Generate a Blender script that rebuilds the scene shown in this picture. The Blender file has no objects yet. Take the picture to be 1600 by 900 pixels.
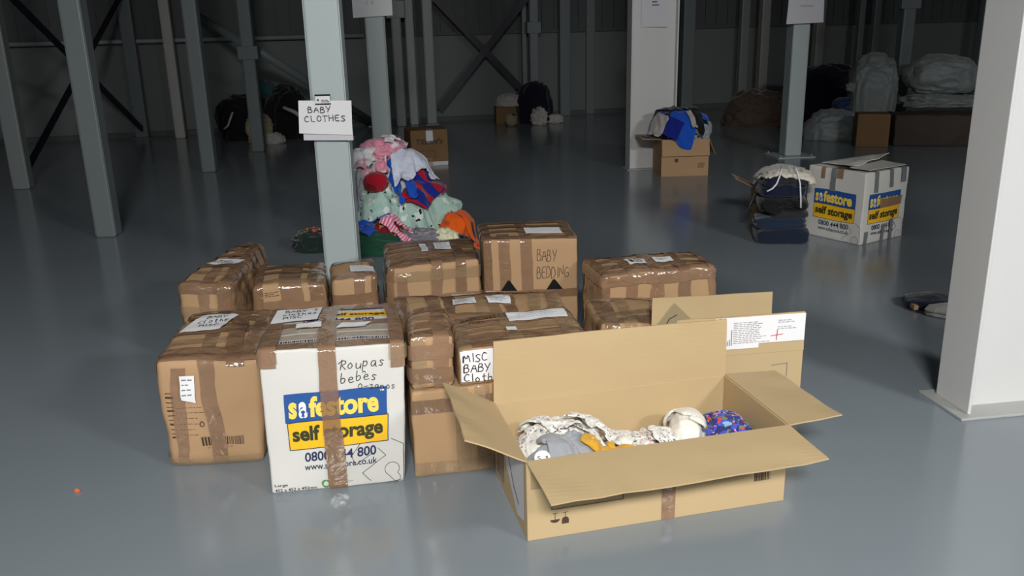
import bpy, bmesh, math, random
import numpy as np
from mathutils import Vector, Matrix, noise

S = bpy.context.scene
C = S.collection
PI = math.pi

# ------------------------------------------------------------------ camera, light, exposure
F_PX, PITCH, ROLL, CAM_H = 1362.3, .29377, -.02369, 1.474
cam_d = bpy.data.cameras.new('camera')
cam = bpy.data.objects.new('camera', cam_d); C.objects.link(cam)
cam_d.sensor_width = 36.0; cam_d.lens = 36.0*F_PX/1600.0; cam_d.clip_start = .05; cam_d.clip_end = 200
_f = Vector((0, math.cos(PITCH), -math.sin(PITCH))); _r = Vector((1, 0, 0)); _u = _r.cross(_f)
_r2 = math.cos(ROLL)*_r+math.sin(ROLL)*_u; _u2 = -math.sin(ROLL)*_r+math.cos(ROLL)*_u
cam.matrix_world = Matrix(((_r2.x, _u2.x, -_f.x, 0), (_r2.y, _u2.y, -_f.y, 0), (_r2.z, _u2.z, -_f.z, CAM_H), (0, 0, 0, 1)))
S.camera = cam

S.view_settings.view_transform = 'Standard'
S.view_settings.look = 'None'
S.view_settings.gamma = 1
S.view_settings.use_curve_mapping = False
S.view_settings.exposure = 0.0

world = bpy.data.worlds.new('world'); S.world = world; world.use_nodes = True
world.node_tree.nodes['Background'].inputs[0].default_value = (.55, .7, .75, 1)
world.node_tree.nodes['Background'].inputs[1].default_value = .02

ROOM_H = 5.0
# ceiling light panels: x, y, watts, warm/cool colour; the last is an added weak fill
LAMP_Z = 3.75
LIGHTS = [(.1, -2.5, 480, (1.0, .985, .96)), (4.9, -1.6, 270, (1.0, .99, .97)), (-3.6, -3.6, 35, (.97, .99, 1.0))]
for lx, ly, lw, lc in LIGHTS:
    ld = bpy.data.lights.new('panel_light', 'AREA'); ld.shape = 'RECTANGLE'
    ld.size = 1.2; ld.size_y = .6; ld.energy = lw; ld.color = lc
    lo = bpy.data.objects.new('panel_light', ld); C.objects.link(lo); lo.location = (lx, ly, LAMP_Z-.16); lo.rotation_euler = (math.radians(18), 0, 0)

# ------------------------------------------------------------------ helpers
def srgb(r, g, b):
    f = lambda c: (c/255/12.92) if c/255 <= .04045 else ((c/255+.055)/1.055)**2.4
    return (f(r), f(g), f(b), 1)

def mat(name, col, rough=.6, metal=0, spec=.5, bump=0, bscale=60, var=0, vscale=4, coat=0, alpha=1, dist=.01):
    m = bpy.data.materials.new(name); m.use_nodes = True
    nt = m.node_tree; b = nt.nodes['Principled BSDF']
    b.inputs['Base Color'].default_value = col
    b.inputs['Roughness'].default_value = rough
    b.inputs['Metallic'].default_value = metal
    b.inputs['Specular IOR Level'].default_value = spec
    b.inputs['Coat Weight'].default_value = coat
    b.inputs['Alpha'].default_value = alpha
    tc = nt.nodes.new('ShaderNodeTexCoord')
    if var:
        n = nt.nodes.new('ShaderNodeTexNoise'); n.inputs['Scale'].default_value = vscale; n.inputs['Detail'].default_value = 5
        nt.links.new(tc.outputs['Object'], n.inputs['Vector'])
        mx = nt.nodes.new('ShaderNodeMix'); mx.data_type = 'RGBA'
        mx.inputs['A'].default_value = tuple(max(0, c*(1-var)) for c in col[:3])+(1,)
        mx.inputs['B'].default_value = tuple(min(1, c*(1+var)) for c in col[:3])+(1,)
        nt.links.new(n.outputs['Fac'], mx.inputs['Factor']); nt.links.new(mx.outputs['Result'], b.inputs['Base Color'])
    if bump:
        n2 = nt.nodes.new('ShaderNodeTexNoise'); n2.inputs['Scale'].default_value = bscale; n2.inputs['Detail'].default_value = 4
        nt.links.new(tc.outputs['Object'], n2.inputs['Vector'])
        bp = nt.nodes.new('ShaderNodeBump'); bp.inputs['Strength'].default_value = bump; bp.inputs['Distance'].default_value = dist
        nt.links.new(n2.outputs['Fac'], bp.inputs['Height']); nt.links.new(bp.outputs['Normal'], b.inputs['Normal'])
    return m

def mk_obj(name, verts, faces, m, parent=None, smooth=False, uvs=None, mats=None, fm=None):
    me = bpy.data.meshes.new(name); me.from_pydata([tuple(v) for v in verts], [], [tuple(f) for f in faces]); me.update()
    for x in (mats or [m]): me.materials.append(x)
    if fm is not None: me.polygons.foreach_set('material_index', fm)
    if smooth: me.polygons.foreach_set('use_smooth', [True]*len(me.polygons))
    if uvs is not None:
        ul = me.uv_layers.new(name='uv')
        idx = np.zeros(len(me.loops), dtype=np.int32); me.loops.foreach_get('vertex_index', idx)
        ul.data.foreach_set('uv', np.asarray(uvs, dtype=np.float32)[idx].ravel())
    o = bpy.data.objects.new(name, me); C.objects.link(o)
    if parent is not None: o.parent = parent
    return o

def tag(o, label, cat, group=None):
    o['label'] = label; o['category'] = cat
    if group: o['group'] = group
    return o

def struct(o): o['kind'] = 'structure'; return o

def thing(name, label, cat, loc=(0, 0, 0), rz=0, group=None):
    o = bpy.data.objects.new(name, None); C.objects.link(o); o.empty_display_size = .1
    o.location = loc; o.rotation_euler = (0, 0, rz)
    return tag(o, label, cat, group)

class MB:
    def __init__(s): s.v = []; s.f = []
    def add(s, vs, fs):
        k = len(s.v); s.v += [tuple(v) for v in vs]; s.f += [tuple(i+k for i in f) for f in fs]
    def box(s, x0, x1, y0, y1, z0, z1):
        s.add([(x, y, z) for x in (x0, x1) for y in (y0, y1) for z in (z0, z1)],
              [(0, 1, 3, 2), (4, 6, 7, 5), (0, 4, 5, 1), (2, 3, 7, 6), (0, 2, 6, 4), (1, 5, 7, 3)])
    def tube(s, pts, r, n=10, cap=True):
        pts = [Vector(p) for p in pts]; rings = []
        up = Vector((0, 0, 1))
        for i, p in enumerate(pts):
            d = (pts[min(i+1, len(pts)-1)]-pts[max(i-1, 0)]).normalized()
            a = d.cross(up if abs(d.z) < .95 else Vector((1, 0, 0))).normalized(); b = d.cross(a).normalized()
            rr = r[i] if isinstance(r, (list, tuple)) else r
            rings.append([p+a*math.cos(2*PI*k/n)*rr+b*math.sin(2*PI*k/n)*rr for k in range(n)])
        vs = [v for ring in rings for v in ring]; fs = []
        for i in range(len(pts)-1):
            for k in range(n): fs.append((i*n+k, i*n+(k+1) % n, (i+1)*n+(k+1) % n, (i+1)*n+k))
        if cap: fs += [tuple(range(n))[::-1], tuple((len(pts)-1)*n+k for k in range(n))]
        s.add(vs, fs)
    def bar(s, a, b, w, t):          # flat bar from a to b
        a = Vector(a); b = Vector(b); d = (b-a).normalized()
        u = d.cross(Vector((0, 0, 1))); u.normalize(); v = d.cross(u).normalized()
        vs = [p+u*t*i+v*w*j for p in (a, b) for i in (-.5, .5) for j in (-.5, .5)]
        s.add(vs, [(0, 1, 3, 2), (4, 6, 7, 5), (0, 4, 5, 1), (2, 3, 7, 6), (0, 2, 6, 4), (1, 5, 7, 3)])
    def build(s, name, m, parent=None, smooth=False, bevel=0):
        o = mk_obj(name, s.v, s.f, m, parent, smooth)
        if bevel:
            b = o.modifiers.new('bevel', 'BEVEL'); b.width = bevel; b.segments = 2; b.limit_method = 'ANGLE'
        return o

# ------------------------------------------------------------------ materials
M = {}
def floor_mat():
    m = bpy.data.materials.new('epoxy_floor'); m.use_nodes = True; nt = m.node_tree; b = nt.nodes['Principled BSDF']
    tc = nt.nodes.new('ShaderNodeTexCoord')
    n = nt.nodes.new('ShaderNodeTexNoise'); n.inputs['Scale'].default_value = 1.3; n.inputs['Detail'].default_value = 6
    nt.links.new(tc.outputs['Object'], n.inputs['Vector'])
    mx = nt.nodes.new('ShaderNodeMix'); mx.data_type = 'RGBA'
    mx.inputs['A'].default_value = (.205, .238, .262, 1); mx.inputs['B'].default_value = (.225, .260, .286, 1)
    nt.links.new(n.outputs['Fac'], mx.inputs['Factor']); nt.links.new(mx.outputs['Result'], b.inputs['Base Color'])
    mr = nt.nodes.new('ShaderNodeMapRange'); mr.inputs['To Min'].default_value = .14; mr.inputs['To Max'].default_value = .21
    nt.links.new(n.outputs['Fac'], mr.inputs['Value']); nt.links.new(mr.outputs['Result'], b.inputs['Roughness'])
    n2 = nt.nodes.new('ShaderNodeTexNoise'); n2.inputs['Scale'].default_value = 90; n2.inputs['Detail'].default_value = 2
    nt.links.new(tc.outputs['Object'], n2.inputs['Vector'])
    bp = nt.nodes.new('ShaderNodeBump'); bp.inputs['Strength'].default_value = .03; bp.inputs['Distance'].default_value = .002
    nt.links.new(n2.outputs['Fac'], bp.inputs['Height']); nt.links.new(bp.outputs['Normal'], b.inputs['Normal'])
    b.inputs['Specular IOR Level'].default_value = .5
    return m
M['floor'] = floor_mat()
M['wall'] = mat('dark_cladding', srgb(112, 116, 116), .7, var=.08, vscale=.7)
M['wall_up'] = mat('dark_cladding_upper', srgb(84, 86, 88), .7, var=.08, vscale=.7)
M['ceil'] = mat('ceiling_sheet', srgb(130, 134, 136), .8)
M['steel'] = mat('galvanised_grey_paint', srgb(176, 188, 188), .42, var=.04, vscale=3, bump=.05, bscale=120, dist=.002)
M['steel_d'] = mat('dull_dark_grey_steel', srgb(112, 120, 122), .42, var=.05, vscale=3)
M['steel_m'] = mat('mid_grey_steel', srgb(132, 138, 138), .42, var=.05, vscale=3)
M['steel2'] = mat('white_painted_steel', srgb(170, 169, 165), .4, var=.02, vscale=3, bump=.05, bscale=120, dist=.002)
M['steelw'] = mat('bright_white_paint', srgb(205, 205, 204), .4, var=.01, vscale=3)
M['navy_steel'] = mat('navy_steel', srgb(12, 12, 34), .5)
M['rail'] = mat('rail_grey', srgb(150, 156, 158), .5)
M['card'] = mat('cardboard', srgb(176, 142, 105), .75, var=.07, vscale=5, bump=.12, bscale=40, dist=.003)
M['card_l'] = mat('cardboard_light', srgb(188, 164, 124), .72, var=.03, vscale=3, bump=.06, bscale=40, dist=.002)
M['card_d'] = mat('cardboard_dark', srgb(122, 92, 56), .75, var=.08, vscale=5, bump=.1, bscale=40, dist=.003)
M['card_w'] = mat('white_card', srgb(210, 208, 202), .6, var=.02, vscale=5, bump=.08, bscale=30, dist=.003)
def tape_mat(name, col, mixf, rough=.17, bs=.55):
    m = bpy.data.materials.new(name); m.use_nodes = True; nt = m.node_tree; b = nt.nodes['Principled BSDF']
    b.inputs['Roughness'].default_value = rough
    b.inputs['Coat Weight'].default_value = .5; b.inputs['Coat Roughness'].default_value = .12
    tc = nt.nodes.new('ShaderNodeTexCoord')
    n = nt.nodes.new('ShaderNodeTexNoise'); n.inputs['Scale'].default_value = 12; n.inputs['Detail'].default_value = 5; n.inputs['Distortion'].default_value = .7
    nt.links.new(tc.outputs['Object'], n.inputs['Vector'])
    mx = nt.nodes.new('ShaderNodeMix'); mx.data_type = 'RGBA'
    mx.inputs['A'].default_value = tuple(c*.82 for c in col[:3])+(1,); mx.inputs['B'].default_value = tuple(min(1, c*1.15) for c in col[:3])+(1,)
    nt.links.new(n.outputs['Fac'], mx.inputs['Factor']); nt.links.new(mx.outputs['Result'], b.inputs['Base Color'])
    mp = nt.nodes.new('ShaderNodeMapping'); mp.inputs['Scale'].default_value = (1, 1, 1.3)
    nt.links.new(tc.outputs['Object'], mp.inputs['Vector'])
    n2 = nt.nodes.new('ShaderNodeTexNoise'); n2.inputs['Scale'].default_value = 11; n2.inputs['Detail'].default_value = 3; n2.inputs['Distortion'].default_value = 1.4
    nt.links.new(mp.outputs['Vector'], n2.inputs['Vector'])
    bp = nt.nodes.new('ShaderNodeBump'); bp.inputs['Strength'].default_value = bs; bp.inputs['Distance'].default_value = .014
    nt.links.new(n2.outputs['Fac'], bp.inputs['Height'])
    nt.links.new(bp.outputs['Normal'], b.inputs['Normal']); nt.links.new(bp.outputs['Normal'], b.inputs['Coat Normal'])
    b.inputs['Alpha'].default_value = 1-mixf
    return m
M['tape'] = tape_mat('brown_packing_tape', srgb(152, 120, 94), .14)
M['tape_t'] = tape_mat('worn_translucent_tape', srgb(146, 110, 80), .36)
M['tape_d'] = tape_mat('dark_brown_packing_tape', srgb(138, 108, 83), .10)
M['tape_c'] = tape_mat('clear_packing_tape', srgb(176, 150, 116), .55, .1, .8)
M['tape_g'] = tape_mat('grey_duct_tape', srgb(120, 124, 128), 0, .4, .2)
M['paper'] = mat('white_paper', srgb(232, 232, 234), .6)
M['paper_g'] = mat('greyish_paper', srgb(206, 206, 212), .6)
M['ink'] = mat('black_marker', srgb(34, 32, 34), .5)
M['ink_g'] = mat('grey_print', srgb(120, 120, 124), .6)
M['ink_f'] = mat('faint_print', srgb(176, 176, 184), .6)
M['ink_b'] = mat('brown_print', srgb(74, 52, 38), .6)
M['ink_n'] = mat('navy_print', srgb(38, 48, 84), .5)
M['ink_r'] = mat('red_pen', srgb(196, 70, 84), .5)
M['ink_gr'] = mat('green_print', srgb(60, 140, 70), .5)
M['blue'] = mat('logo_blue', srgb(38, 84, 150), .45)
M['yellow'] = mat('logo_yellow', srgb(246, 190, 36), .45)
M['yellow_l'] = mat('logo_letter_yellow', srgb(250, 214, 92), .45)
M['dark_l'] = mat('logo_dark_letter', srgb(52, 58, 30), .45)
M['black_plastic'] = mat('black_plastic', srgb(22, 22, 24), .35)
M['tri'] = mat('grey_triangle', srgb(150, 136, 104), .7)
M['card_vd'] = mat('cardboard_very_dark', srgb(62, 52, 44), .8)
M['lamp'] = bpy.data.materials.new('lamp_glow'); M['lamp'].use_nodes = True
_b = M['lamp'].node_tree.nodes['Principled BSDF']; _b.inputs['Emission Color'].default_value = (1, .98, .95, 1); _b.inputs['Emission Strength'].default_value = 6

def fabric(name, col, pats=(), rough=.9, wscale=260, stripes=None, gloss=0):
    """cloth; pats = list of (uv scale, threshold, colour, seed) voronoi blots on the cloth's own uv"""
    m = bpy.data.materials.new(name); m.use_nodes = True; nt = m.node_tree; b = nt.nodes['Principled BSDF']
    b.inputs['Roughness'].default_value = rough; b.inputs['Sheen Weight'].default_value = .25
    b.inputs['Specular IOR Level'].default_value = .25+gloss
    uv = nt.nodes.new('ShaderNodeTexCoord')
    src = None
    def mix(fac, a, col2):
        mx = nt.nodes.new('ShaderNodeMix'); mx.data_type = 'RGBA'
        nt.links.new(fac, mx.inputs['Factor'])
        if a is None: mx.inputs['A'].default_value = col
        else: nt.links.new(a, mx.inputs['A'])
        mx.inputs['B'].default_value = col2
        return mx.outputs['Result']
    if stripes:
        sc, c2 = stripes
        wv = nt.nodes.new('ShaderNodeTexWave'); wv.inputs['Scale'].default_value = sc; wv.bands_direction = 'Y'
        nt.links.new(uv.outputs['UV'], wv.inputs['Vector'])
        g = nt.nodes.new('ShaderNodeMath'); g.operation = 'GREATER_THAN'; g.inputs[1].default_value = .5
        nt.links.new(wv.outputs['Fac'], g.inputs[0]); src = mix(g.outputs[0], src, c2)
    for sc, th, c2, sd in pats:
        mp = nt.nodes.new('ShaderNodeMapping'); mp.inputs['Location'].default_value = (sd*1.37, sd*.73, 0); mp.inputs['Rotation'].default_value = (0, 0, sd)
        nt.links.new(uv.outputs['UV'], mp.inputs['Vector'])
        nz = nt.nodes.new('ShaderNodeTexNoise'); nz.inputs['Scale'].default_value = sc*1.6
        nt.links.new(mp.outputs['Vector'], nz.inputs['Vector'])
        ad = nt.nodes.new('ShaderNodeMixRGB'); ad.blend_type = 'ADD'; ad.inputs[0].default_value = .9/sc
        nt.links.new(mp.outputs['Vector'], ad.inputs[1]); nt.links.new(nz.outputs['Color'], ad.inputs[2])
        vo = nt.nodes.new('ShaderNodeTexVoronoi'); vo.inputs['Scale'].default_value = sc
        nt.links.new(ad.outputs[0], vo.inputs['Vector'])
        g = nt.nodes.new('ShaderNodeMath'); g.operation = 'LESS_THAN'; g.inputs[1].default_value = th
        nt.links.new(vo.outputs['Distance'], g.inputs[0]); src = mix(g.outputs[0], src, c2)
    if src is None: b.inputs['Base Color'].default_value = col
    else: nt.links.new(src, b.inputs['Base Color'])
    n = nt.nodes.new('ShaderNodeTexNoise'); n.inputs['Scale'].default_value = wscale
    nt.links.new(uv.outputs['Object'], n.inputs['Vector'])
    n3 = nt.nodes.new('ShaderNodeTexNoise'); n3.inputs['Scale'].default_value = 22; n3.inputs['Detail'].default_value = 3; n3.inputs['Distortion'].default_value = .8
    nt.links.new(uv.outputs['Object'], n3.inputs['Vector'])
    bp = nt.nodes.new('ShaderNodeBump'); bp.inputs['Strength'].default_value = .25; bp.inputs['Distance'].default_value = .002
    bp2 = nt.nodes.new('ShaderNodeBump'); bp2.inputs['Strength'].default_value = .5; bp2.inputs['Distance'].default_value = .012
    nt.links.new(n.outputs['Fac'], bp.inputs['Height']); nt.links.new(n3.outputs['Fac'], bp2.inputs['Height'])
    nt.links.new(bp2.outputs['Normal'], bp.inputs['Normal']); nt.links.new(bp.outputs['Normal'], b.inputs['Normal'])
    return m

# ------------------------------------------------------------------ the room
WA = math.atan(.27)                         # the back wall runs at this angle
def quad_wall(name, a, b, z0, z1, m, t=.12):
    a = Vector(a+(0,)); b = Vector(b+(0,)); d = (b-a).normalized(); n = Vector((-d.y, d.x, 0))*t
    vs = [a+Vector((0, 0, z0)), b+Vector((0, 0, z0)), b+Vector((0, 0, z1)), a+Vector((0, 0, z1))]
    vs += [v+n for v in vs]
    return mk_obj(name, vs, [(0, 1, 2, 3), (5, 4, 7, 6), (4, 0, 3, 7), (1, 5, 6, 2), (3, 2, 6, 7), (4, 5, 1, 0)], m)
BX0, BX1 = -14.0, 16.0
yb = lambda x: 14.55+.27*x
fl = MB(); fl.box(-14.5, 16.5, -6.4, 19.5, -.12, 0)
struct(fl.build('floor', M['floor']))
ce = MB(); ce.box(-14.5, 16.5, -6.4, 19.5, ROOM_H, ROOM_H+.1)
struct(ce.build('ceiling', M['ceil']))
# back wall: lower panels, a joint rail, darker profiled upper panels
w = MB()
def along(x, off): # point in front of the back wall
    n = Vector((math.sin(WA), -math.cos(WA), 0))
    p = Vector((x, yb(x), 0))+n*off; return p
def wall_strip(mb, x0, x1, z0, z1, off0, off1):
    a0 = along(x0, off0); a1 = along(x1, off0); b0 = along(x0, off1); b1 = along(x1, off1)
    mb.add([a0+Vector((0, 0, z0)), a1+Vector((0, 0, z0)), a1+Vector((0, 0, z1)), a0+Vector((0, 0, z1)),
            b0+Vector((0, 0, z0)), b1+Vector((0, 0, z0)), b1+Vector((0, 0, z1)), b0+Vector((0, 0, z1))],
           [(4, 5, 6, 7), (1, 0, 3, 2), (0, 4, 7, 3), (5, 1, 2, 6), (7, 6, 2, 3), (0, 1, 5, 4)])
wall_strip(w, BX0, BX1, 0, ROOM_H, -.15, 0)
wb = struct(w.build('wall_back', M['wall']))
up = MB()
x = BX0
while x < BX1:
    wall_strip(up, x, x+.17, 1.38, ROOM_H, 0, .02); wall_strip(up, x+.17, x+.2, 1.38, ROOM_H, 0, .045); x += .2
o = up.build('upper_cladding', M['wall_up'], wb)
jl = MB(); wall_strip(jl, BX0, BX1, 1.33, 1.38, 0, .06); jl.build('panel_joint', M['wall_up'], wb)
bs = MB(); wall_strip(bs, BX0, BX1, 0, .07, 0, .05); struct(bs.build('baseboard_back', M['wall_up']))
struct(quad_wall('wall_left', (BX0+.0, -6.3), (BX0, 12.0), 0, ROOM_H, M['wall']))
struct(quad_wall('wall_right', (BX1, 19.0), (BX1, -6.3), 0, ROOM_H, M['wall']))
struct(quad_wall('wall_front', (BX1, -6.3), (BX0, -6.3), 0, ROOM_H, M['wall']))
for lx, ly, lw, lc in LIGHTS:
    t = thing('ceiling_light', 'rectangular white light panel hung above, '+('added left fill,' if lx < -1 else 'middle' if lx < 2 else 'right')+' one of three behind the viewer', 'ceiling light', (lx, ly, LAMP_Z-.1)); t.rotation_euler = (math.radians(18), 0, 0)
    for sx in (-.5, .5):
        q = MB(); q.tube([(sx, 0, .1), (sx, 0, ROOM_H-LAMP_Z-.02)], .006, 6); q.build('hanger_rod', M['rail'], t)
    b = MB(); b.box(-.64, .64, -.34, -.3, 0, .1); b.box(-.64, .64, .3, .34, 0, .1); b.box(-.64, -.6, -.3, .3, 0, .1); b.box(.6, .64, -.3, .3, 0, .1)
    b.build('frame', M['steelw'], t)
    b = MB(); b.box(-.6, .6, -.3, .3, .02, .1); b.build('diffuser', M['lamp'], t)

# ------------------------------------------------------------------ steel columns
def box_column(x, y, w_, d_, rot, label, h=ROOM_H-.002, m='steel', plate=.34, collar=None, cap=None, lip=.022, group=None):
    """cold-formed hollow column with rounded folded edges; x,y = middle of its front face on the floor"""
    t = thing('steel_column', label, 'column', (x, y, 0), rot, group)
    b = MB(); b.box(-w_/2, w_/2, 0, d_, .012 if plate else 0, h)
    b.build('shaft', M[m], t, bevel=min(.012, w_*.1))
    if lip:
        b = MB(); b.box(w_/2-.002, w_/2+.004, .012, lip+.012, .02, h-.02); b.box(-w_/2-.004, -w_/2+.002, .012, lip+.012, .02, h-.02)
        b.build('folded_lip', M[m], t)
    if plate:
        b = MB(); b.box(-plate/2, plate/2, d_/2-plate/2, d_/2+plate/2, 0, .012); b.build('base_plate', M[m], t, bevel=.002)
        for sx in (-1, 1):
            for sy in (-1, 1):
                px, py = sx*(plate/2-.035), d_/2+sy*(plate/2-.035)
                if abs(px) < w_/2+.012 and -.012 < py < d_+.012: continue
                q = MB(); q.tube([(px, py, .0121), (px, py, .032)], .011, 6); q.build('anchor_bolt', M['rail'], t)
    if collar:
        z0, z1, e = collar
        q = MB(); q.box(-w_/2-e, w_/2+e, -.012, d_+.012, z0, z1); q.build('collar', M[m], t, bevel=.006)
    return t

box_column(-.94, 4.66, .178, .15, .02, 'nearest grey steel column, carrying the BABY CLOTHES sign', plate=0)
box_column(-1.16, 8.08, .165, .15, .05, 'grey steel column rising behind the heap of baby clothes')
box_column(3.14, 9.62, .175, .2, .10, 'grey steel column with blank paper behind the folded clothes stack', plate=.42)
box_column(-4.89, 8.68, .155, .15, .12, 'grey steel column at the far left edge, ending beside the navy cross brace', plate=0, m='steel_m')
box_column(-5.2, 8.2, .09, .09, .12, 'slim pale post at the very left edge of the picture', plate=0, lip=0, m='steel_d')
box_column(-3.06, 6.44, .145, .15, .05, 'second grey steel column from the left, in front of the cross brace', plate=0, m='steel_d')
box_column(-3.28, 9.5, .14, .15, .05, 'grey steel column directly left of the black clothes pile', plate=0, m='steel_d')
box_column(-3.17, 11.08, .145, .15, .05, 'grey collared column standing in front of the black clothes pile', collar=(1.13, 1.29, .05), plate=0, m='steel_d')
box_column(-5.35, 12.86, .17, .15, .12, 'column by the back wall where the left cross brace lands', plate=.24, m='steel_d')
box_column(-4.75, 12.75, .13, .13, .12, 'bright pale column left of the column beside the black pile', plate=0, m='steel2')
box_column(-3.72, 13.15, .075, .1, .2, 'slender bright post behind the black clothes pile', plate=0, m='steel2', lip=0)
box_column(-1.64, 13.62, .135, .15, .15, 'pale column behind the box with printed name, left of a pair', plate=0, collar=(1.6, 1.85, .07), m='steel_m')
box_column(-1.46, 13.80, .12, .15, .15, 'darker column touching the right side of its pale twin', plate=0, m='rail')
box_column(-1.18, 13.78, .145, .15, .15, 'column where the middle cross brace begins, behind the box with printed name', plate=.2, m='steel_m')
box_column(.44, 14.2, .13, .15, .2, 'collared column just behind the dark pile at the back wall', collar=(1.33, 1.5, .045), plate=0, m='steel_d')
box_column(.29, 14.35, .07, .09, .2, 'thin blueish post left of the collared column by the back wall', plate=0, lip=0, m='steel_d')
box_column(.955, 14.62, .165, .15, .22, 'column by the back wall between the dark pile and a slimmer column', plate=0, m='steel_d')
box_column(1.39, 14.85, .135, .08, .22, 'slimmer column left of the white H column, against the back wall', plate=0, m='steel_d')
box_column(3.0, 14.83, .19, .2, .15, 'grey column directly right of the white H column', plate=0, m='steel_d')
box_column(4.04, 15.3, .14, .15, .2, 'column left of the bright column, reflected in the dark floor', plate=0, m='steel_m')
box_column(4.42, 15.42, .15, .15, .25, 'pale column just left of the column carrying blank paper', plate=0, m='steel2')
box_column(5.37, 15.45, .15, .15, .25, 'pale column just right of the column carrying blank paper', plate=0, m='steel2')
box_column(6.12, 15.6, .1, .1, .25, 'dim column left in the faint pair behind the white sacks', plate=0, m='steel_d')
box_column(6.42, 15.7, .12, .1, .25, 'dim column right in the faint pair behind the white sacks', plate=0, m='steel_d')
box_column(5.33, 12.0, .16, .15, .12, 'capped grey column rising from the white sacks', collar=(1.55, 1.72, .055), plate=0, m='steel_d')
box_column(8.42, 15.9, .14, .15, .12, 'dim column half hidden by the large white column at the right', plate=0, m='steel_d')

def h_column(x, y, W, D, tf, rot, label, m='steelw', base=True, face=.06, plate=(.1, .12)):
    """H section seen on its web: x,y = front left corner of the left flange"""
    t = thing('white_column', label, 'column', (x, y, 0), rot)
    b = MB(); b.box(0, tf, 0, D, .01, ROOM_H); b.build('flange', M[m], t, bevel=.003)
    b = MB(); b.box(W-tf, W, 0, D, .01, ROOM_H); b.build('flange', M[m], t, bevel=.003)
    b = MB(); b.box(tf, W-tf, face, face+.012, .01, ROOM_H); b.build('web', M[m], t)
    b = MB(); px, py = plate; b.box(-px, W+px, -py, D+px, 0, .01); b.build('base_plate', M['steelp'], t, bevel=.002)
    return t
M['steelp'] = mat('base_plate_paint', srgb(168, 170, 168), .5, var=.06, vscale=9)
h_column(1.725, 3.03, .42, .2, .014, .14, 'large white H column at the right edge, nearest the viewer', plate=(.045, .03), face=.075)
hc = h_column(1.245, 8.98, .485, .17, .016, .14, 'white H column standing left of the box of blue clothes', plate=(.03, .03), face=.05)

# ------------------------------------------------------------------ rails, braces
t = thing('wall_rail', 'long horizontal grey tube along the lower back wall, left half', 'rail')
b = MB(); b.tube([along(-9.6, .14)+Vector((0, 0, 1.36)), along(-2.2, .14)+Vector((0, 0, 1.36))], .032, 12); b.build('tube', M['rail'], t, smooth=True)
for xx in (-9.2, -7.3, -5.8, -2.5):
    q = MB(); q.tube([along(xx, .0)+Vector((0, 0, 1.36)), along(xx, .14)+Vector((0, 0, 1.36))], .018, 8); q.build('bracket', M['rail'], t)
t = thing('cross_brace', 'navy X shaped steel brace at the far left', 'brace')
for a, b_ in (((-4.93, 8.95, 2.0), (-5.31, 12.82, .14)), ((-5.30, 12.84, 2.05), (-4.99, 8.98, .12))):
    q = MB(); q.bar(a, b_, .085, .02); q.build('brace_bar', M['navy_steel'], t)
t = thing('cross_brace', 'navy X shaped steel brace in front of the middle back wall', 'brace')
for a, b_ in (((-1.07, 13.9, 1.88), (.42, 14.17, .28)), ((.42, 14.15, 1.97), (-1.07, 13.92, .22))):
    q = MB(); q.bar(a, b_, .1, .02); q.build('brace_bar', M['navy_steel'], t)
t = thing('diagonal_strut', 'grey tube sloping down left of the collared column by the black pile', 'brace')
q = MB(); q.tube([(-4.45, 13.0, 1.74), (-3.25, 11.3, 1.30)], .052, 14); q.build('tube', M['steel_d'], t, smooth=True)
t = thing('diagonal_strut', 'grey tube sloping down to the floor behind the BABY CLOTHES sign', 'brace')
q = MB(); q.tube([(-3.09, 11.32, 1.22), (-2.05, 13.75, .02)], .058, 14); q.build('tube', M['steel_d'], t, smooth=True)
q = MB(); q.box(-2.16, -1.94, 13.68, 13.9, 0, .012); q.build('foot_plate', M['steel'], t)

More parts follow.
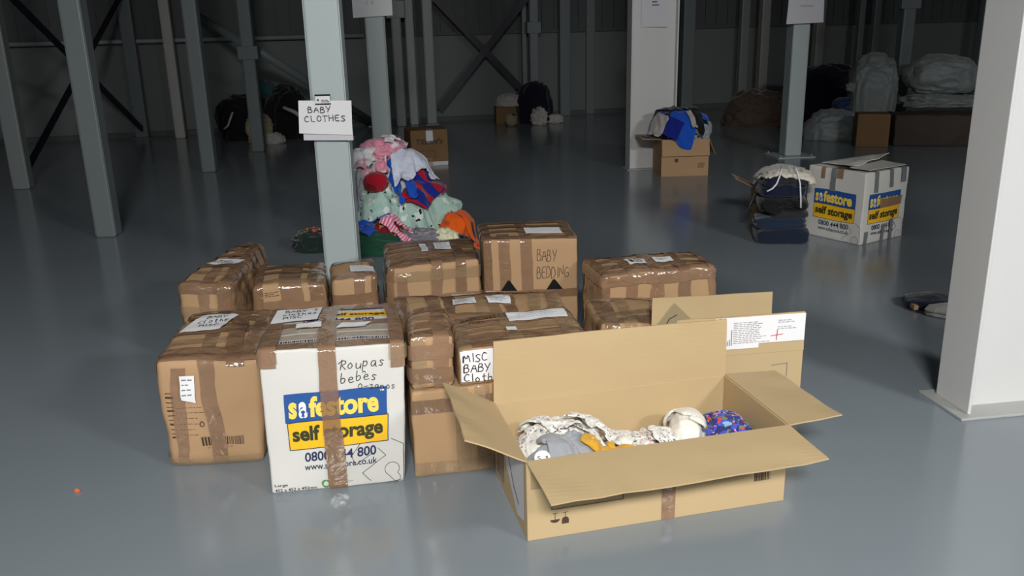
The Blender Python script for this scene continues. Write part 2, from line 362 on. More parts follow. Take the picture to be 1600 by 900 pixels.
# ------------------------------------------------------------------ taped cardboard boxes
CN = ['fl', 'fr', 'bl', 'br', 'FL', 'FR', 'BL', 'BR']
class CBox:
    def __init__(s, name, label, p, rot, dim, adj=None, m='card', r=.012, bulge=.006, crush=.004, seed=1, cat='box', group=None, sag=0):
        s.dim = dim; s.r = r; s.bulge = bulge; s.crush = crush; s.seed = seed; s.nt = 0; s.sag = sag
        w_, d_, h_ = dim; s.c = {}
        for n in CN:
            q = Vector((w_ if n[1] in 'rR' else 0, d_ if n[0] in 'bB' else 0, h_ if n[0] in 'FB' else 0))
            if adj and n in adj: q += Vector(adj[n])
            s.c[n] = q
        s.t = thing(name, label, cat, p, rot, group)
        s.body = None
        s.make(m)
    def pt(s, q, off=0.0):
        w_, d_, h_ = s.dim; r = s.r; D = Vector(s.dim); q = Vector(q)
        inn = Vector([min(max(q[i], r), D[i]-r) for i in range(3)]); n = q-inn
        if n.length < 1e-6: n = Vector((0, 0, 1))
        n.normalize(); k = inn+n*r
        u, v, z = k.x/w_, k.y/d_, k.z/h_
        c = s.c
        lo = (c['fl']*(1-u)+c['fr']*u)*(1-v)+(c['bl']*(1-u)+c['br']*u)*v
        hi = (c['FL']*(1-u)+c['FR']*u)*(1-v)+(c['BL']*(1-u)+c['BR']*u)*v
        p = lo*(1-z)+hi*z
        qu, qv, qz = 4*u*(1-u), 4*v*(1-v), 4*z*(1-z)
        p += Vector(((2*u-1)*s.bulge*qv*qz, (2*v-1)*s.bulge*qu*qz, (2*z-1)*s.bulge*qu*qv))
        if s.sag: p.z -= s.sag*z*qu*qv
        nv = noise.noise_vector(Vector((k.x*6+s.seed*7.1, k.y*6, k.z*6)))*s.crush+noise.noise_vector(Vector((k.x*19, k.y*19+s.seed*3, k.z*19)))*s.crush*.45
        nv.z *= min(1, max(0, z*5))
        p += nv
        p += n*off
        p.z = max(p.z, .0005)
        return p
    def q(s, face, a, b):
        w_, d_, h_ = s.dim
        return {'F': (a, 0, b), 'T': (a, b, h_), 'L': (0, d_-a, b), 'R': (w_, a, b), 'B': (w_-a, d_, b)}[face]
    def make(s, m):
        vs, fs = [], []
        w_, d_, h_ = s.dim
        def axis(L):
            r = s.r; n = max(4, int(L/.03))
            return [0, r*.35, r*.7, r]+[r+(L-2*r)*i/n for i in range(1, n)]+[L-r, L-r*.7, L-r*.35, L]
        ax, ay, az = axis(w_), axis(d_), axis(h_)
        def face(A, B, fn, flip):
            k = len(vs)
            for a in A:
                for b in B: vs.append(s.pt(fn(a, b)))
            nb = len(B)
            for i in range(len(A)-1):
                for j in range(nb-1):
                    f = (k+i*nb+j, k+(i+1)*nb+j, k+(i+1)*nb+j+1, k+i*nb+j+1)
                    fs.append(f[::-1] if flip else f)
        face(ax, az, lambda a, b: (a, 0, b), False); face(ax, az, lambda a, b: (a, d_, b), True)
        face(ay, az, lambda a, b: (0, a, b), True); face(ay, az, lambda a, b: (w_, a, b), False)
        face(ax, ay, lambda a, b: (a, b, h_), False); face(ax, ay, lambda a, b: (a, b, 0), True)
        o = mk_obj('carton', vs, fs, M[m], s.t, smooth=True)
        bm = bmesh.new(); bm.from_mesh(o.data); bmesh.ops.remove_doubles(bm, verts=bm.verts, dist=1e-5); bm.to_mesh(o.data); bm.free()
        s.body = o
    def patch(s, face, a0, a1, b0, b1, name, m, off=.0016, parent=None, skew=0, wr=0, n=8, poly=None):
        """flat sheet stuck on a face"""
        vs, fs = [], []
        for i in range(n+1):
            for j in range(n+1):
                u, v = i/n, j/n
                if poly:
                    A, B, Cc, D = poly
                    a = (A[0]*(1-u)+B[0]*u)*(1-v)+(D[0]*(1-u)+Cc[0]*u)*v; b = (A[1]*(1-u)+B[1]*u)*(1-v)+(D[1]*(1-u)+Cc[1]*u)*v
                else: a, b = a0+(a1-a0)*u+skew*(v-.5), b0+(b1-b0)*v
                vs.append(s.pt(s.q(face, a, b), off+wr*abs(noise.noise(Vector((a*40, b*40, s.seed))))))
        for i in range(n):
            for j in range(n):
                k = i*(n+1)+j; f = (k, k+n+1, k+n+2, k+1); fs.append(f if face in 'FTR' else f[::-1])
        return mk_obj(name, vs, fs, m if not isinstance(m, str) else M[m], parent or s.t, smooth=True)
    def flat(s, face, vs2, fs2, name, m, off=.003, parent=None):
        vs = [s.pt(s.q(face, a, b), off) for a, b in vs2]
        return mk_obj(name, vs, fs2, M[m], parent or s.t)
    def tape(s, axis, a, L0, L1, wd=.05, slope=0, m='tape', name='packing_tape', wr=.0012):
        w_, d_, h_ = s.dim; s.nt += 1; off = .0012+.0007*s.nt
        def lp(a, L):
            if axis == 'x':
                if L < h_: return (a, 0, L)
                if L < h_+d_: return (a, L-h_, h_)
                return (a, d_, max(0, h_-(L-h_-d_)))
            if axis == 'y':
                if L < h_: return (0, a, L)
                if L < h_+w_: return (L-h_, a, h_)
                return (w_, a, max(0, h_-(L-h_-w_)))
            if L < 0: return (0, min(-L, d_), a)
            if L < w_: return (L, 0, a)
            return (w_, min(L-w_, d_), a)
        n = max(3, int((L1-L0)/.012)); k = 4; vs, fs = [], []
        rnd = random.Random(s.seed*31+s.nt)
        ph = rnd.random()*50
        cl = {'x': w_, 'y': d_, 'z': h_}[axis]
        for i in range(n+1):
            L = L0+(L1-L0)*i/n
            for j in range(k+1):
                e = noise.noise(Vector((L*9, ph, j//k)))*.003
                aa = a+slope*(L-L0)+(j/k-.5)*wd+(e if j in (0, k) else 0)
                aa = min(max(aa, .001), cl-.001)
                vs.append(s.pt(lp(aa, L), off+wr*max(0, noise.noise(Vector((L*14+ph, aa*45, ph)))+.15)))
        for i in range(n):
            for j in range(k):
                q0 = i*(k+1)+j; fs.append((q0, q0+1, q0+k+2, q0+k+1))
        return mk_obj(name, vs, fs, M[m], s.t, smooth=True)

# ------------------------------------------------------------------ lettering
_tc = {}
def text2d(txt, bold=0.0, shear=0):
    key = (txt, bold, shear)
    if key not in _tc:
        cu = bpy.data.curves.new('t', 'FONT'); cu.body = txt; cu.size = 1; cu.offset = bold; cu.shear = shear; cu.resolution_u = 4; cu.fill_mode = 'FRONT'
        o = bpy.data.objects.new('t', cu); C.objects.link(o)
        dg = bpy.context.evaluated_depsgraph_get(); me = bpy.data.meshes.new_from_object(o.evaluated_get(dg))
        vs = [(v.co.x, v.co.y) for v in me.vertices]; fs = [tuple(p.vertices) for p in me.polygons]
        bpy.data.objects.remove(o); bpy.data.curves.remove(cu); bpy.data.meshes.remove(me)
        xs = [v[0] for v in vs]; ys = [v[1] for v in vs]
        _tc[key] = (vs, fs, min(xs), max(xs), min(ys), max(ys))
    return _tc[key]
def text_in(txt, x0, x1, y0, y1, bold=0.0, rot=0, shear=0):
    """lettering stretched into the rectangle; returns 2d verts, faces"""
    vs, fs, a, b, c, d = text2d(txt, bold, shear)
    return [(x0+(v[0]-a)/(b-a)*(x1-x0), y0+(v[1]-c)/(d-c)*(y1-y0)) for v in vs], fs
HAND = {
 'A': [[(0, 0), (.45, 1), (.95, 0)], [(.2, .38), (.75, .4)]], 'B': [[(.05, 0), (.05, 1), (.6, .95), (.68, .75), (.55, .58), (.08, .52)], [(.5, .55), (.85, .4), (.85, .15), (.6, 0), (.05, 0)]],
 'C': [[(.85, .85), (.5, 1), (.12, .75), (.05, .35), (.3, .03), (.85, .1)]], 'D': [[(.05, 0), (.05, 1), (.5, .95), (.9, .6), (.85, .25), (.5, 0), (.05, 0)]],
 'E': [[(.8, 1), (.08, .97), (.05, 0), (.85, .03)], [(.06, .52), (.7, .54)]], 'F': [[(.8, 1), (.08, .97), (.05, 0)], [(.06, .52), (.7, .54)]],
 'G': [[(.85, .85), (.45, 1), (.05, .6), (.1, .15), (.5, 0), (.9, .15), (.9, .45), (.5, .45)]], 'H': [[(.05, 1), (.05, 0)], [(.85, 1), (.85, 0)], [(.05, .5), (.85, .52)]],
 'I': [[(.4, 1), (.4, 0)]], 'L': [[(.08, 1), (.05, .02), (.8, .0)]], 'M': [[(0, 0), (.1, 1), (.45, .3), (.8, 1), (.95, 0)]], 'N': [[(.05, 0), (.08, 1), (.8, 0), (.85, 1)]],
 'O': [[(.45, 1), (.08, .75), (.05, .25), (.45, 0), (.85, .25), (.85, .75), (.45, 1)]], 'P': [[(.05, 0), (.08, 1), (.7, .9), (.75, .6), (.08, .48)]],
 'R': [[(.15, 0), (.22, 1)], [(-.25, .65), (.3, .95), (.85, .85), (.75, .58), (.2, .48), (.9, 0)]], 'S': [[(.8, .88), (.45, 1), (.1, .8), (.4, .52), (.8, .3), (.5, .02), (.05, .1)]],
 'T': [[(.0, 1), (.95, 1)], [(.45, 1), (.42, 0)]], 'Y': [[(.0, 1), (.42, .5)], [(.9, 1), (.3, 0)]],
 'a': [[(.75, .55), (.35, .62), (.08, .35), (.25, .02), (.6, .12), (.75, .55), (.75, .1), (.95, .02)]], 'b': [[(.1, 1.05), (.08, .03), (.5, 0), (.75, .3), (.5, .58), (.1, .4)]],
 'e': [[(.08, .3), (.7, .35), (.55, .6), (.2, .55), (.08, .25), (.35, 0), (.85, .1)]], 'i': [[(.4, .55), (.4, 0)]], 'o': [[(.4, .6), (.08, .4), (.12, .08), (.5, 0), (.75, .3), (.4, .6)]],
 'u': [[(.05, .58), (.1, .1), (.45, 0), (.75, .2), (.78, .58), (.8, .02)]], 'p': [[(.1, .58), (.08, -.4)], [(.1, .45), (.5, .6), (.75, .35), (.5, .02), (.1, .1)]],
 's': [[(.7, .5), (.3, .6), (.15, .42), (.6, .22), (.5, .02), (.1, .05)]], 'n': [[(.08, .58), (.08, 0)], [(.08, .4), (.4, .6), (.7, .45), (.72, 0)]],
 'r': [[(.1, .58), (.1, 0)], [(.1, .35), (.35, .58), (.6, .55)]], 'l': [[(.3, 1), (.3, 0)]], 't': [[(.35, .95), (.35, .05), (.6, 0)], [(.1, .62), (.65, .62)]], 'h': [[(.1, 1), (.1, 0)], [(.1, .4), (.4, .58), (.7, .4), (.7, 0)]],
 'c': [[(.7, .5), (.3, .6), (.08, .3), (.3, 0), (.75, .1)]],
 '^': [[(.2, .75), (.42, .95), (.65, .72)]], '0': [[(.45, .8), (.1, .6), (.1, .15), (.45, 0), (.8, .2), (.8, .6), (.45, .8)]], '2': [[(.1, .6), (.4, .8), (.7, .6), (.1, 0), (.85, .05)]],
 '-': [[(.1, .35), (.8, .38)]], ' ': [], '+': [[(.5, 0), (.5, 1)], [(0, .45), (1, .55)]]}
def hand(lines, x0, y0, lw, lh, gap=1.35, t=.0022, rnd=3, spacing=1.12, slant=0.0, rise=0.0):
    """marker handwriting; (x0,y0) = lower left of the first line; returns 2d ribbons"""
    R = random.Random(rnd); vs, fs = [], []
    for li, (txt, dx) in enumerate(lines):
        x = x0+dx
        for ch in txt:
            if ch == '^':        # circumflex on the previous letter
                st = [[(p[0], p[1]) for p in HAND['^'][0]]]; xx = x-lw*spacing
            else: st = HAND[ch]; xx = x; x += lw*spacing*(.6 if ch in 'Iil' else 1)
            jx, jy = R.uniform(-.06, .06)*lw, R.uniform(-.08, .08)*lh
            for pl in st:
                P = [(xx+jx+p[0]*lw+p[1]*lh*slant, y0-li*lh*gap+jy+p[1]*lh+rise*(xx-x0)) for p in pl]
                if len(P) > 2:   # smooth the stroke once
                    Q = [P[0]]
                    for i in range(len(P)-1):
                        a, b = P[i], P[i+1]
                        Q += [(a[0]*.75+b[0]*.25, a[1]*.75+b[1]*.25), (a[0]*.25+b[0]*.75, a[1]*.25+b[1]*.75)]
                    Q.append(P[-1]); P = Q
                for a, b in zip(P, P[1:]):
                    dx_, dy_ = b[0]-a[0], b[1]-a[1]; L = math.hypot(dx_, dy_)
                    if L < 1e-6: continue
                    ux, uy = dx_/L*t*.5, dy_/L*t*.5
                    k = len(vs); vs += [(a[0]-ux-uy, a[1]-uy+ux), (a[0]-ux+uy, a[1]-uy-ux), (b[0]+ux+uy, b[1]+uy-ux), (b[0]+ux-uy, b[1]+uy+ux)]
                    fs.append((k, k+1, k+2, k+3))
    return vs, fs
def line2d(pl, t):
    vs, fs = [], []
    for a, b in zip(pl, pl[1:]):
        dx_, dy_ = b[0]-a[0], b[1]-a[1]; L = math.hypot(dx_, dy_) or 1; n = max(1, int(L/.03))
        ux, uy = dx_/L*t*.5, dy_/L*t*.5
        for i in range(n):
            p = (a[0]+dx_*i/n, a[1]+dy_*i/n); q = (a[0]+dx_*(i+1)/n, a[1]+dy_*(i+1)/n)
            k = len(vs); vs += [(p[0]-uy-ux, p[1]+ux-uy), (p[0]+uy-ux, p[1]-ux-uy), (q[0]+uy+ux, q[1]-ux+uy), (q[0]-uy+ux, q[1]+ux+uy)]; fs.append((k, k+1, k+2, k+3))
    return vs, fs
def join2d(*parts):
    vs, fs = [], []
    for v, f in parts:
        k = len(vs); vs += v; fs += [tuple(i+k for i in q) for q in f]
    return vs, fs
def rect2d(x0, x1, y0, y1): return [(x0, y0), (x1, y0), (x1, y1), (x0, y1)], [(0, 1, 2, 3)]
def barcode(x0, x1, y0, y1, seed=2):
    R = random.Random(seed); p = []; x = x0
    while x < x1:
        w_ = R.choice((.0025, .004, .006)); p.append(rect2d(x, min(x+w_, x1), y0, y1)); x += w_+R.choice((.0022, .0035))
    return join2d(*p)
def fineprint(x0, x1, y0, y1, n, seed=1, t=.0016, fill=.8):
    R = random.Random(seed); p = []
    for i in range(n):
        y = y1-(y1-y0)*(i+.5)/n; x = x0
        while x < x0+(x1-x0)*R.uniform(fill*.7, 1):
            w_ = R.uniform(.006, .02); p.append(rect2d(x, min(x+w_, x1), y-t/2, y+t/2)); x += w_+.004
    return join2d(*p)
def label(b, face, a0, a1, b0, b1, parts, m='paper', skew=0, off=None, wr=.0015, name='paper_label', poly=None):
    b.nt += 1; off = off or .0012+.0007*b.nt
    pl = b.patch(face, a0, a1, b0, b1, name, m, off, skew=skew, wr=wr, poly=poly)
    for nm, (vs, fs), mm in parts:
        b.flat(face, vs, fs, nm, mm, off+.0022, parent=pl)
    return pl

# ---- the printed front of a storage company's white box, used on three boxes
def store_print(b, face, cx, top, sc=1.0, rise=0.0, simple=False):
    """cx = middle of the logo, top = its upper edge (metres on the face)"""
    W = .312*sc; H1 = .094*sc; H2 = .092*sc; x0 = cx-W/2; y1 = top
    R = lambda pr: ([(v[0], v[1]+rise*(v[0]-cx)) for v in pr[0]], pr[1])
    def grid(x0_, x1_, y0_, y1_):
        p = []; n = 10; k_ = 5
        for i in range(n):
            for j in range(k_): p.append(rect2d(x0_+(x1_-x0_)*i/n, x0_+(x1_-x0_)*(i+1)/n, y0_+(y1_-y0_)*j/k_, y0_+(y1_-y0_)*(j+1)/k_))
        return R(join2d(*p))
    pb = b.flat(face, *grid(x0, x0+W, y1-H1, y1), 'logo_panel_blue', 'blue', .0014)
    m_ = .012*sc
    # s [a] festore
    b.flat(face, *R(text_in('s', x0+m_, x0+.037*sc, y1-H1+.012*sc, y1-.027*sc, .04)), 'lettering', 'yellow_l', .0034, pb)
    b.flat(face, *R(text_in('a', x0+.042*sc, x0+.068*sc, y1-H1+.012*sc, y1-.027*sc, .04)), 'lettering', 'paper', .0034, pb)
    k = []
    kx, ky = x0+.055*sc, y1-H1+.027*sc
    cv = [(kx+math.cos(2*PI*i/10)*.0062*sc, ky+.006*sc+math.sin(2*PI*i/10)*.0062*sc) for i in range(10)]
    b.flat(face, *R(join2d((cv, [tuple(range(10))]), ([(kx-.005*sc, ky-.01*sc), (kx+.005*sc, ky-.01*sc), (kx+.002*sc, ky+.004*sc), (kx-.002*sc, ky+.004*sc)], [(0, 1, 2, 3)]))), 'keyhole', 'blue', .0046, pb)
    b.flat(face, *R(text_in('festore', x0+.073*sc, x0+W-.026*sc, y1-H1+.012*sc, y1-.012*sc, .04)), 'lettering', 'yellow_l', .0034, pb)
    if not simple: b.flat(face, *R(text_in('TM', x0+W-.022*sc, x0+W-.008*sc, y1-.014*sc, y1-.007*sc, .02)), 'trademark_sign', 'paper', .0034, pb)
    py = b.flat(face, *grid(x0+.006*sc, x0+W+.002*sc, y1-H1-H2, y1-H1), 'logo_panel_yellow', 'yellow', .0014)
    b.flat(face, *R(text_in('self storage', x0+.018*sc, x0+W-.014*sc, y1-H1-H2+.012*sc, y1-H1-.014*sc, .035)), 'lettering', 'dark_l', .0034, py)
    fr = R(join2d(line2d([(x0+.006*sc, y1-H1-H2), (x0+W+.002*sc, y1-H1-H2), (x0+W+.002*sc, y1-H1), (x0+.006*sc, y1-H1), (x0+.006*sc, y1-H1-H2)], .0025)))
    b.flat(face, *fr, 'logo_border', 'ink_n', .0034, py)
    y = y1-H1-H2
    b.flat(face, *R(text_in('0800 444 800', x0+.05*sc, x0+W-.036*sc, y-.046*sc, y-.013*sc, .02)), 'phone_number', 'ink_n', .0016)
    b.flat(face, *R(text_in('www.safestore.co.uk', x0+.048*sc, x0+W-.034*sc, y-.077*sc, y-.053*sc, .012)), 'web_address', 'ink_n', .0016)
    # padlock tag outline at the lower right
    q = lambda px, py_: (cx+px*sc, y+py_*sc)
    o1 = [q(.168, .004), q(.206, -.02), q(.208, -.147), q(.115, -.158), q(.074, -.108), q(.150, -.053), q(.126, -.025)]
    o2 = [q(.069, -.002), q(.042, -.04), q(.053, -.075), q(.103, -.043)]
    circ = [q(.170+math.cos(a)*.024, -.105+math.sin(a)*.024) for a in [math.radians(d) for d in range(-40, 260, 20)]]
    handle = [circ[-1], q(.172, -.142), q(.182, -.154), q(.196, -.148), q(.198, -.134), circ[0]]
    b.flat(face, *R(join2d(line2d(o1, .0018), line2d(o2, .0018), line2d(circ+handle[1:], .0018))), 'key_drawing', 'ink', .0016)

# ---- box 1: white storage box, front
b = CBox('storage_box', 'white storage box marked Roupas bebes, with blue and yellow logo, at the front', (-.808, 2.578, 0), .143, (.447, .435, .498),
    {'fl': (-0.005, 0.001, -0.001), 'fr': (-0.012, 0.002, -0.001), 'FL': (0.003, 0, 0.005), 'FR': (0.014, -0.002, 0), 'BL': (0.003, 0, 0), 'BR': (-0.005, 0.001, -0.005)},
    m='card_w', r=.008, bulge=.007, crush=.004, seed=3)
store_print(b, 'F', .227, .352, 1.04, rise=.02)
b.flat('F', *hand([('Roupas', 0), ('bebes', 0)], .242, .423, .0215, .034, 1.4, .0026, spacing=1.12, rise=.05, slant=.12), 'handwriting', 'ink', .0016)
b.flat('F', *hand([('^', .092)], .242, .385, .0215, .03, 1.5, .0024), 'handwriting', 'ink', .0016)
b.flat('F', *hand([('0-2anos', 0)], .300, .352, .0155, .022, 1.4, .0020, rise=-.05), 'handwriting', 'ink', .0040)
b.flat('F', *text_in('Large', .012, .055, .022, .034, .01), 'size_print', 'ink', .0016)
b.flat('F', *text_in('452 x 452 x 493mm', .012, .15, .006, .017, .01), 'size_print', 'ink', .0016)
rc = []
for k in range(3):
    a0 = math.radians(90+120*k); P = [(.182+math.cos(a0+math.radians(d))*.012, .022+math.sin(a0+math.radians(d))*.012) for d in (10, 40, 70, 95)]
    rc.append(line2d(P, .006))
b.flat('F', *join2d(*rc), 'recycling_mark', 'ink_gr', .0016)
b.flat('F', *text_in('100% recyclable', .205, .27, .020, .027, .0), 'recycling_print', 'ink_gr', .0016)
# top print seen through the tape
b.patch('T', .24, .41, .29, .345, 'logo_panel_yellow', 'yellow', .0014)
b.flat('T', *text_in('self storage', .21, .40, .30, .335, .03), 'lettering', 'dark_l', .0028)
b.flat('T', *text_in('0800 444 800', .12, .36, .245, .275, .02), 'phone_number', 'ink_n', .0028)
b.flat('T', *text_in('www.safestore.co.uk', .24, .40, .37, .395, .02), 'web_address', 'ink_n', .0028)
b.flat('T', *barcode(.03, .40, .06, .075, 4), 'print_line', 'ink_n', .0022)
W, D, H = b.dim
b.tape('y', .03, H-.045, H+W+.05, .05, m='tape')
b.tape('y', .105, H-.03, H+W+.04, .05, m='tape_c')
b.tape('y', .17, H-.03, H+W+.04, .06, m='tape_c')
b.tape('y', .225, H-.03, H+W+.04, .05, m='tape')
b.tape('y', .40, H-.03, H+W+.04, .05, m='tape')
b.tape('y', .33, H-.02, H+.06, .05, m='tape')
b.tape('x', .205, H-.145, H+D+.1, .058, slope=.0, m='tape')
b.tape('x', .212, .20, H-.14, .058, slope=-.02, m='tape_t')
b.tape('x', .222, .0, .21, .064, slope=-.03, m='tape_d')
b.tape('x', .026, H-.04, H+D, .055, m='tape')
b.tape('x', .424, H-.075, H+D, .042, slope=0, m='tape')
b.tape('z', .47, -.2, .05, .05, m='tape')
b.tape('z', .475, W-.05, W+.2, .05, m='tape_c')
label(b, 'T', .015, .175, .25, .40, [('handwriting', hand([('BABY +', 0), ('clothes', -.01), ('MISC', -.005)], .055, .355, .017, .026, 1.5, .0026), 'ink')], skew=.012)
label(b, 'T', .10, .185, .165, .215, [], wr=.003); label(b, 'T', .245, .34, .15, .2, [], wr=.003, skew=.02)
SAFE = b

# ---- box 2: brown, front left
b = CBox('cardboard_box', 'brown taped box with barcode and BABY CLOTHES label, front left corner', (-1.225, 2.780, 0), .106, (.333, .523, .398),
    {'fl': (.004, 0, .002), 'fr': (-.01, .001, -.004), 'FL': (-.006, -.004, .006), 'FR': (.018, -.002, -.008), 'BL': (.005, 0, .005), 'BR': (-.004, 0, -.004)},
    r=.022, bulge=.014, crush=.010, seed=5)
W, D, H = b.dim
b.flat('F', *barcode(.125, .265, .082, .115, 5), 'barcode', 'ink_b', .002)
b.flat('F', *fineprint(.14, .25, .07, .078, 1, 4), 'barcode_digits', 'ink_b', .002)
b.flat('F', *join2d(*[rect2d(.025, .05, .11+.017*i, .113+.017*i+(.004 if i % 3 == 0 else 0)) for i in range(11)]), 'scale_print', 'ink_b', .002)
b.flat('F', *fineprint(.06, .15, .115, .235, 6, 9), 'fine_print', 'ink_b', .002)
b.flat('F', *hand([('o', 0)], .125, .155, .022, .03, 1, .003), 'round_print_mark', 'ink_b', .002)
b.tape('x', .055, .0, H*.93, .045, slope=.045, m='tape'); b.tape('x', .185, .0, H+D, .05, slope=-.06, m='tape')
b.tape('y', .02, H-.05, H+W+.05, .055, m='tape_d'); b.tape('y', .075, H-.04, H+W+.05, .055, m='tape'); b.tape('y', .15, H-.04, H+W+.05, .05, slope=.05, m='tape_c')
b.tape('y', .25, H-.02, H+W+.05, .05, m='tape'); b.tape('y', .33, H-.02, H+W+.05, .05, slope=-.05, m='tape_c'); b.tape('y', .42, H-.02, H+W+.05, .05, m='tape_d'); b.tape('y', .495, H-.02, H+W+.05, .05, m='tape')
b.tape('x', .255, H-.02, H+D, .055, slope=-.08, m='tape_d'); b.tape('x', .30, H-.0, H+D, .05, m='tape')
b.tape('z', .02, -.3, W, .04, m='tape_c')
label(b, 'T', .045, .185, .245, .43, [('handwriting', hand([('BABY', .02), ('CLothEs', 0), ('MISC', .012)], .075, .375, .017, .03, 1.5, .003, rise=.05), 'ink')], skew=.035, wr=.004)
label(b, 'F', 0, 0, 0, 0, [('fine_print', fineprint(.085, .118, .27, .34, 4, 3, .004), 'ink_g')], poly=[(.082, .262), (.128, .245), (.124, .345), (.078, .345)])

# ---- box 3: tall narrow at the back left
b = CBox('cardboard_box', 'long narrow brown taped box at the back left, white label across its top', (-1.475, 3.733, 0), -.010, (.23, .741, .399),
    {'fl': (-.015, 0, 0), 'fr': (-.01, 0, 0), 'FL': (-0.025, 0, 0.006), 'FR': (-.008, 0, -0.002), 'BL': (0.037, 0, 0), 'BR': (-0.072, 0, -0.006)},
    r=.028, bulge=.014, crush=.013, seed=8)
W, D, H = b.dim
b.tape('x', .115, 0, H+D, .05, m='tape'); b.tape('y', .02, H-.35, H+W+.3, .05, m='tape'); b.tape('y', .15, H-.2, H+W+.3, .055, m='tape_c')
b.tape('z', .38, -.6, W+.7, .05, m='tape_d'); b.tape('z', .27, -.6, W+.7, .05, m='tape_c'); b.tape('z', .19, -.6, W+.7, .05, m='tape')
b.tape('y', .25, H-.2, H+W+.3, .05, m='tape'); b.tape('y', .36, H-.2, H+W+.3, .055, m='tape_d'); b.tape('y', .45, H-.2, H+W+.3, .05, m='tape')
b.tape('y', .56, H-.2, H+W+.3, .05, m='tape'); b.tape('y', .66, H-.2, H+W+.3, .05, m='tape_d'); b.tape('y', .72, H-.2, H+W+.3, .05, m='tape_c'); b.tape('x', .2, H-.35, H+D, .05, m='tape_d')
label(b, 'T', .055, .20, .26, .36, [('handwriting', hand([('BABY', 0), ('CLothEs', -.01)], .085, .315, .014, .022, 1.5, .0025), 'ink')], skew=.02, wr=.004)

# ---- box 4: left of the near column
b = CBox('cardboard_box', 'low brown taped box immediately left of the BABY CLOTHES column', (-1.189, 3.818, 0), .179, (.322, .399, .348),
    {'FL': (0, 0, 0.003), 'FR': (0.002, 0, -0.004), 'BL': (0.001, 0, 0.007), 'BR': (-0.003, 0, -0.007)}, r=.02, bulge=.012, crush=.010, seed=11)
W, D, H = b.dim
b.tape('x', .17, 0, H+D, .10, m='tape'); b.tape('x', .285, 0, H+D, .07, m='tape_d'); b.tape('z', H-.1, -.3, W+.3, .05, m='tape'); b.tape('x', .02, 0, H+D, .045, m='tape_d')
b.tape('y', .04, H-.1, H+W+.1, .05, m='tape_c'); b.tape('y', .18, H-.1, H+W+.1, .05, m='tape'); b.tape('y', .30, H-.1, H+W+.1, .07, m='tape_d'); b.tape('z', H-.2, -.3, W+.3, .05, m='tape_c')
b.flat('F', *fineprint(.05, .12, H-.055, H-.03, 3, 5, .003), 'fine_print', 'ink_b', .002)

b = CBox('cardboard_box', 'brown box half hidden immediately right of the BABY CLOTHES column', (-.842, 3.912, 0), .197, (.210, .330, .353), r=.02, bulge=.01, crush=.008, seed=13)
W, D, H = b.dim
b.tape('x', .13, 0, H+D, .05, m='tape'); b.tape('z', H-.1, -.3, W+.3, .05, m='tape_d'); b.tape('y', .28, H-.1, H+W+.1, .07, m='tape_d'); b.tape('y', .03, H-.02, H+W+.03, .05, m='tape'); b.tape('x', .2, 0, H+D, .03, m='tape_d')
label(b, 'T', .09, .2, .07, .17, [('fine_print', fineprint(.1, .19, .08, .16, 5, 5, .002), 'ink_f')])

# ---- box 5
b = CBox('cardboard_box', 'brown taped box with two small white stickers, in front of the heap of baby clothes', (-.585, 3.948, 0), .151, (.442, .462, .398),
    {'FL': (0.001, 0, -0.01), 'FR': (-0.004, 0.001, 0.008), 'BL': (-0.001, 0, -0.001), 'BR': (0.005, -0.001, 0.003)}, r=.018, bulge=.010, crush=.009, seed=17)
W, D, H = b.dim
for k, yy in enumerate((.03, .085, .14, .2, .27, .34, .40, .44)): b.tape('y', yy, H-.06, H+W+.06, .05, slope=.01*(-1)**k, m=['tape', 'tape_d', 'tape', 'tape_c'][k % 4])
b.tape('x', .235, 0, H+D, .055, m='tape'); b.tape('x', .35, 0, H+D, .05, m='tape_d'); b.tape('x', .07, 0, H-.05, .05, m='tape'); b.tape('z', H-.05, -.3, W+.3, .05, m='tape_c'); b.tape('z', H-.17, -.3, W+.3, .05, m='tape'); b.tape('x', .015, 0, H, .03, m='tape_d')
label(b, 'T', .24, .32, .20, .33, [('fine_print', fineprint(.25, .31, .22, .32, 6, 3, .003), 'ink_g')], skew=.0)
label(b, 'T', .17, .205, .17, .32, [('fine_print', fineprint(.175, .20, .2, .3, 5, 3, .003), 'ink_g')], skew=-.01)

# ---- box 6 BABY BEDDING
b = CBox('cardboard_box', 'tall brown box marked BABY BEDDING with two black arrow heads', (-.128, 3.982, 0), .082, (.449, .380, .500),
    {'FL': (-.004, 0, 0.005), 'FR': (-.006, 0, -0.005), 'BL': (-0.003, 0, 0.001), 'BR': (-.004, 0, -0.001)}, r=.010, bulge=.006, crush=.004, seed=19)
W, D, H = b.dim
b.flat('F', *hand([('BABY', 0), ('BEDDING', -.005)], .255, H-.105, .023, .055, 1.5, .0028, rnd=8, spacing=1.05, slant=.05), 'handwriting', 'ink_b', .002)
for tx in (.115, .335):
    b.flat('F', *join2d(([(tx-.04, .255), (tx+.04, .255), (tx+.005, .305), (tx-.005, .305)], [(0, 1, 2, 3)])), 'arrow_head', 'black_plastic', .006)
b.tape('x', .205, 0, H+D, .055, m='tape'); b.tape('x', .10, 0, H+.1, .055, m='tape'); b.tape('x', .02, 0, H+D, .04, m='tape_d'); b.tape('z', .235, -.3, W+.3, .04, m='tape_d')
b.tape('y', .03, H-.01, H+W+.02, .05, m='tape'); b.tape('y', .15, H-.03, H+W+.05, .05, m='tape'); b.tape('y', .24, H-.03, H+W+.05, .05, m='tape_d'); b.tape('y', .35, H-.03, H+W+.05, .05, m='tape'); b.tape('x', .43, H, H+D, .05, m='tape')
label(b, 'T', .21, .39, .07, .19, [], wr=.003)

